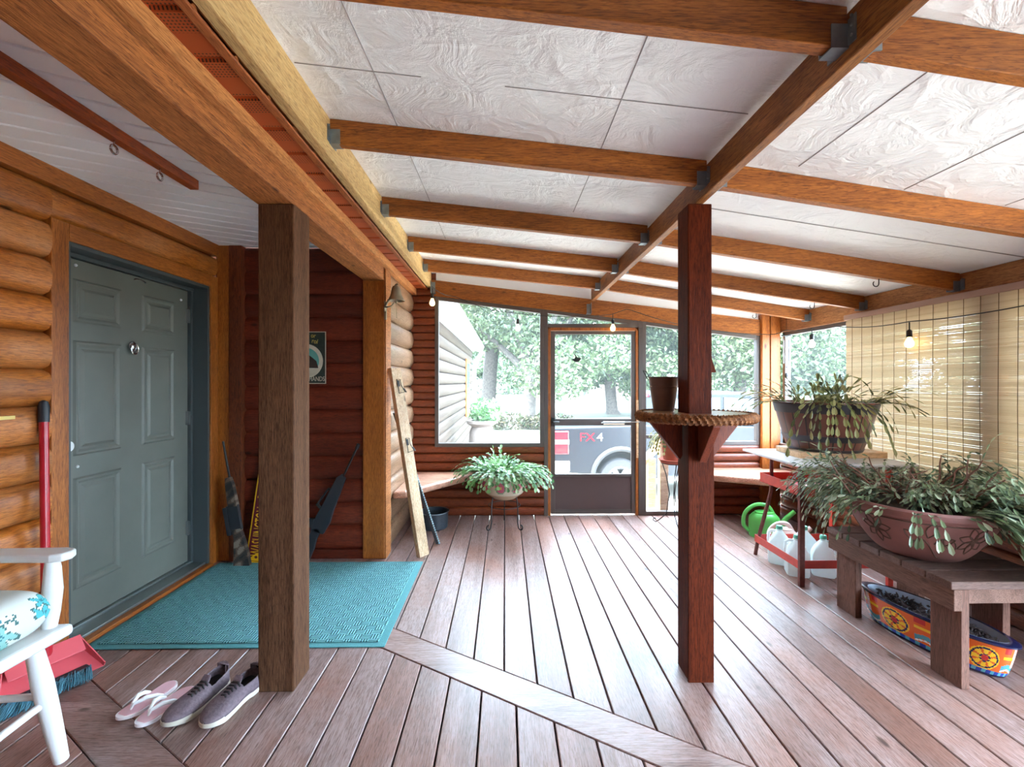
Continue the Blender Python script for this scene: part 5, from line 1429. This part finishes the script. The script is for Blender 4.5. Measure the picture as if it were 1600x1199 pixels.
for s_, y_ in ((1, 1.645), (-1, 1.205)):
    turned([(-1.635, y_, .51), (-1.632, y_+.003, .56), (-1.628, y_+.005, .64), (-1.628, y_+.005, .72), (-1.63, y_+.005, .752)], [.022, .026, .029, .024, .019], 'arm_post')
    turned([(-1.86, y_, .51), (-1.86, y_, .62), (-1.865, y_, .752)], [.012, .015, .013], 'arm_spindle')
    MB().prism([(-2.16, y_-.03, .752), (-1.60, y_-.038, .752), (-1.565, y_-.025, .752), (-1.555, y_+.005, .752), (-1.57, y_+.035, .752), (-1.61, y_+.045, .752), (-2.16, y_+.03, .752)], (0, 0, .03)).build('armrest', M['white_paint'], parent=t, bevel=.008, segs=3)
for y_ in (1.23, 1.31, 1.42, 1.53, 1.61):
    turned([(-2.07, y_, .51), (-2.20, y_, 1.0)], .014 if 1.25 < y_ < 1.6 else .02, 'back_spindle')
MB().prism([(-2.175, 1.19, 1.0), (-2.225, 1.19, 1.0), (-2.225, 1.65, 1.0), (-2.175, 1.65, 1.0)], (0, 0, .1)).build('back_rail', M['white_paint'], parent=t, bevel=.01)
# cushion
t = thing('seat_cushion', (-1.83, 1.42, .512), 'floral teal and tan cushion on the white armchair', 'cushion')
cs_ = MB(); n = 90; vs = []; fs = []; co = []
flw = [(random.Random(i*13+2).uniform(-.8, 1.5), random.Random(i*17+5).uniform(-1.1, 1), random.Random(i*19+1).uniform(.13, .24), (0, 2, 3, 1, 0, 2, 3)[i % 7]) for i in range(34)]
def floral(u, v):
    base = (.70, .73, .68)
    for fx, fy, fr_, kd in flw:
        d = math.hypot(u-fx, v-fy); an = math.atan2(v-fy, u-fx); rr_ = fr_*(.68+.32*math.cos(an*5+fx*7))
        if d < rr_:
            cc = (lin((84, 184, 190)), lin((206, 194, 156)), lin((232, 236, 226)), lin((140, 196, 190)))[kd]
            if d > rr_*.84: cc = lin((70, 112, 110)) if kd != 1 else lin((150, 134, 96))
            elif d < rr_*.22: cc = lin((64, 130, 140))
            base = cc
    return base
for side in (1, -1):
    off = len(vs)
    for i in range(n+1):
        for j in range(n+1):
            u = math.sin(PI/2*(2*i/n-1)); v = math.sin(PI/2*(2*j/n-1))
            h = .08*max(0, (1-abs(u)**8)*(1-abs(v)**8))**.4
            sq_ = 1-.05*(u*u+v*v)*.5
            x_ = -1.785+.205*u*sq_+.0; y_ = 1.43+.185*v*sq_
            zc_ = .600+.022*v*0+.012*u*0
            vs.append((x_, y_, zc_+side*h))
    for i in range(n):
        for j in range(n):
            a = off+i*(n+1)+j; fs.append((a, a+1, a+n+2, a+n+1)); q_ = vs[a]; co.append(floral(((q_[0]+1.785)/.205-(q_[2]-.66)/.16)*.62+.1, ((q_[1]-1.405)/.205+(q_[2]-.66)/.3)*.8))
cs_.add(vs, fs, co); cs_.build('cover', M['print'], parent=t, smooth=True)

# ------------------------------------------------------------------ outside
GZ = -.76
gm = MB(); S_ = 160
gm.add([(-S_, -60, GZ), (S_, -60, GZ), (S_, S_, GZ), (-S_, S_, GZ)], [(0, 1, 2, 3)])
struct(gm.build('ground', M['ground'], world=True))
# porch step and stair rail
t = thing('porch_steps', (1.3, 5.2, GZ), 'pale new-wood steps and railing outside the screen door', 'steps')
for k in range(3):
    y0 = 4.80+.30*k; z1 = -.02-.19*(k+1)+.17
    MB().box(.35, 1.75, y0, y0+.29, z1-.04, z1).build('tread', M['new_wood'], parent=t, bevel=.004)
MB().box(1.66, 1.75, 5.20, 5.29, GZ, .50).build('rail_post', M['new_wood'], parent=t, bevel=.004)
MB().box(1.66, 1.75, 4.80, 4.88, GZ, .80).build('rail_post', M['new_wood'], parent=t, bevel=.004)
MB().bar((1.60, 5.75, .20), (1.72, 4.78, .80), (1, 0, 0), (0, 1, 1), .04, .09).build('handrail', M['new_wood'], parent=t)

# eave, gutter and downspout of the house wing
ev = MB().box(-1.02, -.74, 4.80, 13.4, 2.30, 2.32)
struct(ev.build('trim_13', M['white_alu'], world=True))
tag(MB().hexa([(-.77, 4.80, 2.27), (-.68, 4.80, 2.27), (-.68, 13.4, 2.27), (-.77, 13.4, 2.27), (-.77, 4.80, 2.42), (-.62, 4.80, 2.42), (-.62, 13.4, 2.42), (-.77, 13.4, 2.42)]).build('rain_gutter', M['white_alu']), 'white eaves gutter along the log wing outside the window', 'gutter')
struct(MB().hexa([(-.62, 4.80, 2.42), (-.62, 13.4, 2.42), (-3.0, 13.4, 3.4), (-3.0, 4.8, 3.4), (-.62, 4.80, 2.45), (-.62, 13.4, 2.45), (-3.0, 13.4, 3.43), (-3.0, 4.8, 3.43)]).build('roof_wing', plain('shingles', (120, 116, 112), .9, noise=.2), world=True))
tag(MB().tube([(-.70, 13.3, 2.28), (-.72, 13.3, 2.18), (-.88, 13.3, 1.98), (-.90, 13.3, 1.8), (-.90, 13.3, -.6), (-.78, 13.3, -.7)], .05, 8).build('downspout', M['white_alu'], smooth=True), 'white bent downspout at the far corner of the log wing', 'downspout')
t = struct(MB().box(-.95, -.92, 10.9, 11.9, .55, 1.95).build('window_8', M['trim_v'], world=True))
MB().box(-.925, -.915, 11.0, 11.8, .65, 1.85).build('pane', M['truck_glass'], parent=t)
t = thing('urn_planter', (-.42, 8.2, GZ), 'tall pale clay urn with a small shrub beside the log wing', 'planter')
MB().lathe([(.0001, 0), (.20, .0), (.22, .05), (.15, .12), (.16, .4), (.24, .9), (.22, 1.25), (.18, 1.34), (.27, 1.40), (.27, 1.45), (.2, 1.45), (.18, 1.36), (.0001, 1.36)], (-.42, 8.2, GZ), 32).build('urn', M['urn'], parent=t, smooth=True)
rnd = random.Random(8)
def leafcloud(mb, c, r, n, size, rnd, squash=.8):
    for i in range(n):
        while True:
            v = Vector((rnd.uniform(-1, 1), rnd.uniform(-1, 1), rnd.uniform(-1, 1)))
            if .15 < v.length < 1: break
        p = Vector(c)+Vector((v.x*r, v.y*r, v.z*r*squash))
        a = Vector((rnd.uniform(-1, 1), rnd.uniform(-1, 1), rnd.uniform(-1, 1))).normalized(); b = a.cross(Vector((rnd.uniform(-1, 1), rnd.uniform(-1, 1), rnd.uniform(-1, 1)))).normalized()
        s_ = size*rnd.uniform(.6, 1.3)
        mb.add([tuple(p-a*s_), tuple(p+b*s_*.45), tuple(p+a*s_), tuple(p-b*s_*.45)], [(0, 1, 2, 3)])
lf = MB(); leafcloud(lf, (-.34, 8.2, .86), .3, 420, .06, rnd); lf.build('leaves', M['leaf_lush'], parent=t)
tag(MB().box(-.20, .06, 7.3, 7.9, GZ, .42).build('brick_pier', M['brick'], bevel=.01), 'low brick pier beside the clay urn', 'pier')
tag(MB().box(.10, .42, 7.0, 8.6, GZ, .44).build('concrete_ledge', M['concrete'], bevel=.01), 'pale concrete ledge beside the brick pier', 'ledge')

# pickup truck, tail to the left
t = thing('pickup_truck', (3.2, 8.9, GZ), 'black pickup truck with red tail lamps parked outside the screen door', 'truck')
TX, TY, TZ = .86, 8.0, GZ        # tail corner, near side plane
def side_prism(prof, y0, y1, nm, m, bev=.03):
    o = MB().prism([(TX+a, y0, TZ+b) for a, b in prof], (0, y1-y0, 0)).build(nm, m, parent=t, bevel=bev, segs=3)
    return o
def arch(cx, r, z0, a0=PI, a1=0, n=12): return [(cx+r*math.cos(a0+(a1-a0)*i/n), z0+r*math.sin(a0+(a1-a0)*i/n)) for i in range(n+1)]
body = [(.0, .55), (.0, 1.33), (1.80, 1.38), (2.0, 1.38), (4.30, 1.34), (5.5, 1.22), (5.72, 1.05), (5.75, .50)]+[(p[0], p[1]) for p in arch(4.75, .47, .46, 0, PI)]+[(4.2, .42), (1.75, .42)]+arch(1.20, .47, .46, 0, PI)+[(.65, .5)]
side_prism(body, TY, TY+1.95, 'body', M['truck'])
side_prism([(1.86, 1.36), (1.95, 1.90), (2.15, 1.97), (3.45, 1.97), (3.75, 1.90), (4.42, 1.34)], TY+.10, TY+1.85, 'cab', M['truck'], .05)
side_prism([(2.05, 1.42), (2.12, 1.84), (3.02, 1.87), (3.02, 1.42)], TY+.075, TY+.101, 'side_window', M['truck_glass'], 0)
side_prism([(3.10, 1.42), (3.10, 1.87), (3.62, 1.84), (4.20, 1.42)], TY+.075, TY+.101, 'side_window', M['truck_glass'], 0)
MB().box(TX-.01, TX+.28, TY-.012, TY+.05, TZ+.86, TZ+1.28).build('tail_lamp', M['tail_red'], parent=t, bevel=.02)
MB().box(TX-.015, TX+.285, TY-.016, TY+.05, TZ+1.04, TZ+1.12).build('reverse_lamp', M['lamp_clear'], parent=t, bevel=.01)
MB().box(TX-.12, TX+.3, TY-.02, TY+1.9, TZ+.55, TZ+.75).build('rear_bumper', M['rim_silver'], parent=t, bevel=.03)
MB().tube([(TX+1.2+.50*math.cos(a), TY-.012, TZ+.46+.50*math.sin(a)) for a in [PI*i/16 for i in range(17)]], .045, 8).build('wheel_arch_trim', M['tyre'], parent=t, smooth=True)
for cx_ in (1.20, 4.75): MB().box(TX+cx_-.55, TX+cx_+.55, TY+.34, TY+1.6, TZ+.40, TZ+1.0).build('wheel_well', M['tyre'], parent=t)
for cx_ in (1.20, 4.75):
    w_ = MB()
    for k in range(40): pass
    pr_ = [(.20, -.02), (.24, -.02), (.36, -.02), (.39, .02), (.39, .22), (.35, .26), (.0001, .26)]
    vs = []; fs = []; n_ = 36
    for r_, d_ in pr_:
        for k in range(n_): vs.append((TX+cx_+r_*math.cos(2*PI*k/n_), TY+.04+d_, TZ+.392+r_*math.sin(2*PI*k/n_)))
    for i in range(len(pr_)-1):
        for k in range(n_): fs.append((i*n_+k, i*n_+(k+1) % n_, (i+1)*n_+(k+1) % n_, (i+1)*n_+k))
    wh_ = w_.add(vs, fs).build('wheel', M['tyre'], parent=t, smooth=True)
    rm = MB()
    for k in range(6):
        a = 2*PI*k/6; rm.bar((TX+cx_, TY+.035, TZ+.392), (TX+cx_+.235*math.cos(a), TY+.03, TZ+.392+.235*math.sin(a)), (-math.sin(a), 0, math.cos(a)), (0, 1, 0), .08, .03)
    rm.tube([(TX+cx_+.235*math.cos(a), TY+.03, TZ+.392+.235*math.sin(a)) for a in [2*PI*i/28 for i in range(28)]], .02, 6, closed=True)
    rm.build('rim', M['rim_silver'], parent=wh_)
MB().ball((TX+4.0, TY-.16, TZ+1.42), .13, 14, .7, .8, .8).tube([(TX+4.0, TY-.12, TZ+1.36), (TX+4.05, TY+.02, TZ+1.34)], .025, 8).build('door_mirror', M['lamp_clear'], parent=t, smooth=True)
MB().box(TX+2.0, TX+4.15, TY-.10, TY+.06, TZ+.40, TZ+.47).build('side_step', M['rim_silver'], parent=t, bevel=.01)
MB().box(TX+1.9, TX+1.93, TY+.7, TY+1.2, TZ+1.86, TZ+1.92).build('high_brake_lamp', M['tail_red'], parent=t)
text_mesh('badge', 'FX', M['tail_red'], t, (TX+.60, TY-.006, TZ+1.16), (1, 0, 0), (0, 0, 1), .21, .004, squeeze=1.15)
text_mesh('badge', '4', M['lamp_clear'], t, (TX+.83, TY-.006, TZ+1.16), (1, 0, 0), (0, 0, 1), .21, .004, squeeze=1.15)

# trees
def tree(x, y, trunk_r, lean, clusters, n, size, label, m, seed, trunk_h=2.6, group='trees beyond the porch', forks=4):
    rnd = random.Random(seed)
    t = thing('oak_tree', (x, y, GZ), label, 'tree', group)
    tk = MB(); p0 = Vector((x, y, GZ-.05)); fk = Vector((x+lean, y, GZ+trunk_h))
    tk.tube([p0, p0+Vector((lean*.2, 0, .35)), p0+(fk-p0)*.6, fk], [trunk_r*1.35, trunk_r, trunk_r*.9, trunk_r*.85], 14)
    for c, r_ in clusters[:forks+2]:
        c = Vector((x, y, GZ))+Vector(c); mid = (fk+c)/2+Vector((rnd.uniform(-.4, .4), rnd.uniform(-.3, .3), .2))
        tk.tube([fk-Vector((0, 0, .3)), mid, c], [trunk_r*.62, trunk_r*.4, trunk_r*.12], 9)
    tk.build('trunk', M['bark'], parent=t, smooth=True)
    lf = MB(); tot = sum(r_**2 for _, r_ in clusters)
    for c, r_ in clusters:
        leafcloud(lf, Vector((x, y, GZ))+Vector(c), r_, int(n*r_**2/tot), size, rnd, .75)
    lf.build('foliage', m, parent=t)
rnd = random.Random(77)
def crown(w, zlo, zhi, n, rmin, rmax, s):
    q = random.Random(s)
    return [((q.uniform(-w, w), q.uniform(-w*.6, w*.6), q.uniform(zlo, zhi)), q.uniform(rmin, rmax)) for _ in range(n)]
tree(1.05, 21.5, .34, .25, crown(4.6, 2.6, 8.5, 26, 1.1, 2.0, 3), 30000, .13, 'forked oak with mulch bed seen through the left screen', M['leaf_tree'], 1, 2.7)
tree(-1.2, 29, .5, .4, crown(6.5, 3.4, 13, 26, 1.5, 2.6, 4), 26000, .17, 'tall oak close to the downspout', M['leaf_tree'], 2, 4.5)
tree(7.2, 30, .4, -.3, crown(6.0, 2.6, 11, 28, 1.5, 2.5, 5), 30000, .17, 'oak straight behind the screen door', M['leaf_tree'], 3, 3.)
tree(14.5, 28, .38, .3, crown(6.0, 2.4, 10, 28, 1.5, 2.5, 6), 30000, .17, 'oak behind the window right of the middle post', M['leaf_tree'], 4, 2.8)
tree(22, 30, .4, .2, crown(6.0, 2.4, 10, 28, 1.5, 2.5, 7), 30000, .17, 'oak outside the screen by the wind chime', M['leaf_tree'], 5, 2.8)
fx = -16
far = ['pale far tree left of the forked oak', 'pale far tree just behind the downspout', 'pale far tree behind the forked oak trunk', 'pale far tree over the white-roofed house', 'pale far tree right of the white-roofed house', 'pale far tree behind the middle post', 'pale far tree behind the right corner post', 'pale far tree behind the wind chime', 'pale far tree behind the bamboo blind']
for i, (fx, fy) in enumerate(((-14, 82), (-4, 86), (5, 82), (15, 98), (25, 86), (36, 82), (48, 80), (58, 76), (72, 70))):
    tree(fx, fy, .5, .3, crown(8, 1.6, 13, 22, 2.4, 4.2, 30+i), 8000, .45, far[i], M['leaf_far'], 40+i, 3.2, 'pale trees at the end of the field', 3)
# mulch bed plants
t = thing('shrub_bed', (1.0, 20.6, GZ), 'low brown-green shrubs around the forked oak', 'shrub')
lf = MB()
for i in range(9):
    leafcloud(lf, (-1.2+i*.5+rnd.uniform(-.2, .2), 20.4+rnd.uniform(-.4, .4), GZ+.35), rnd.uniform(.4, .75), 260, .09, rnd, .7)
lf.build('leaves', M['leaf_bush'], parent=t)
# wire fence across the field
t = thing('wire_fence', (12, 52, GZ), 'low wire fence crossing the far field', 'fence')
for i in range(28):
    x_ = -9+i*2.05
    MB().tube([(x_, 52, GZ), (x_, 52, GZ+1.2)], .05, 6).build('fence_post', M['fence_post'], parent=t)
wf = MB()
for z_ in (.3, .6, .9, 1.15): wf.tube([(-9, 52, GZ+z_), (-9+27*2.05, 52, GZ+z_)], .008, 4)
wf.build('fence_wire', M['fence_post'], parent=t)
t = thing('far_house', (17.5, 80, GZ), 'small white-roofed house far across the field', 'house')
MB().box(14.8, 22, 80, 86, GZ, GZ+2.2).build('walls', M['far_wall'], parent=t)
MB().prism([(14.4, 79.6, GZ+2.2), (14.4, 86.4, GZ+2.2), (14.4, 83, GZ+3.6)], (8, 0, 0)).build('gable_roof', M['roof_white'], parent=t)
for x_ in (16, 18.4, 20.4): MB().box(x_, x_+1, 79.95, 80.0, GZ+.8, GZ+1.7).build('window', M['roof_white'], parent=t)

# ------------------------------------------------------------------ light
w = bpy.data.worlds.new('overcast'); sc.world = w; w.use_nodes = True; nt = w.node_tree; L = nt.links
bg = nt.nodes['Background']
tc = N(nt, 'ShaderNodeTexCoord'); sp = N(nt, 'ShaderNodeSeparateXYZ'); L.new(tc.outputs['Generated'], sp.inputs[0])
# overcast dome: whiter and brighter towards the photographer's side of the sky
mr = N(nt, 'ShaderNodeMapRange'); mr.inputs['From Min'].default_value = -1; mr.inputs['From Max'].default_value = .6
mr.inputs['To Min'].default_value = 2.2; mr.inputs['To Max'].default_value = 1.8
L.new(sp.outputs[1], mr.inputs['Value'])
r = ramp(nt, [(.45, (.61, .81, 1.0)), (.75, (.61, .81, 1.0))])
L.new(sp.outputs[2], r.inputs[0])
L.new(r.outputs[0], bg.inputs['Color']); L.new(mr.outputs[0], bg.inputs['Strength'])

sun = bpy.data.lights.new('hazy_sun', 'SUN'); sun.energy = 3.0; sun.angle = math.radians(40); sun.color = (1, .97, .92)
so_ = bpy.data.objects.new('hazy_sun', sun); COL.objects.link(so_); so_.rotation_euler = Vector((.45, .2, -.87)).to_track_quat('-Z', 'Y').to_euler()
# ------------------------------------------------------------------ camera
cam = bpy.data.cameras.new('camera'); co_ = bpy.data.objects.new('camera', cam); COL.objects.link(co_)
co_.location = (0, 0, 1.39); co_.rotation_euler = (PI/2, 0, math.radians(-.9))
cam.sensor_width = 36; cam.lens = 705/1600*36; cam.shift_y = -2.5/1600; cam.clip_start = .05; cam.clip_end = 400
sc.camera = co_
sc.view_settings.view_transform = 'Standard'; sc.view_settings.look = 'None'; sc.view_settings.gamma = 1; sc.view_settings.exposure = 4.3
sc.view_settings.use_curve_mapping = False
sc.cycles.max_bounces = 10; sc.cycles.diffuse_bounces = 6; sc.cycles.transparent_max_bounces = 16
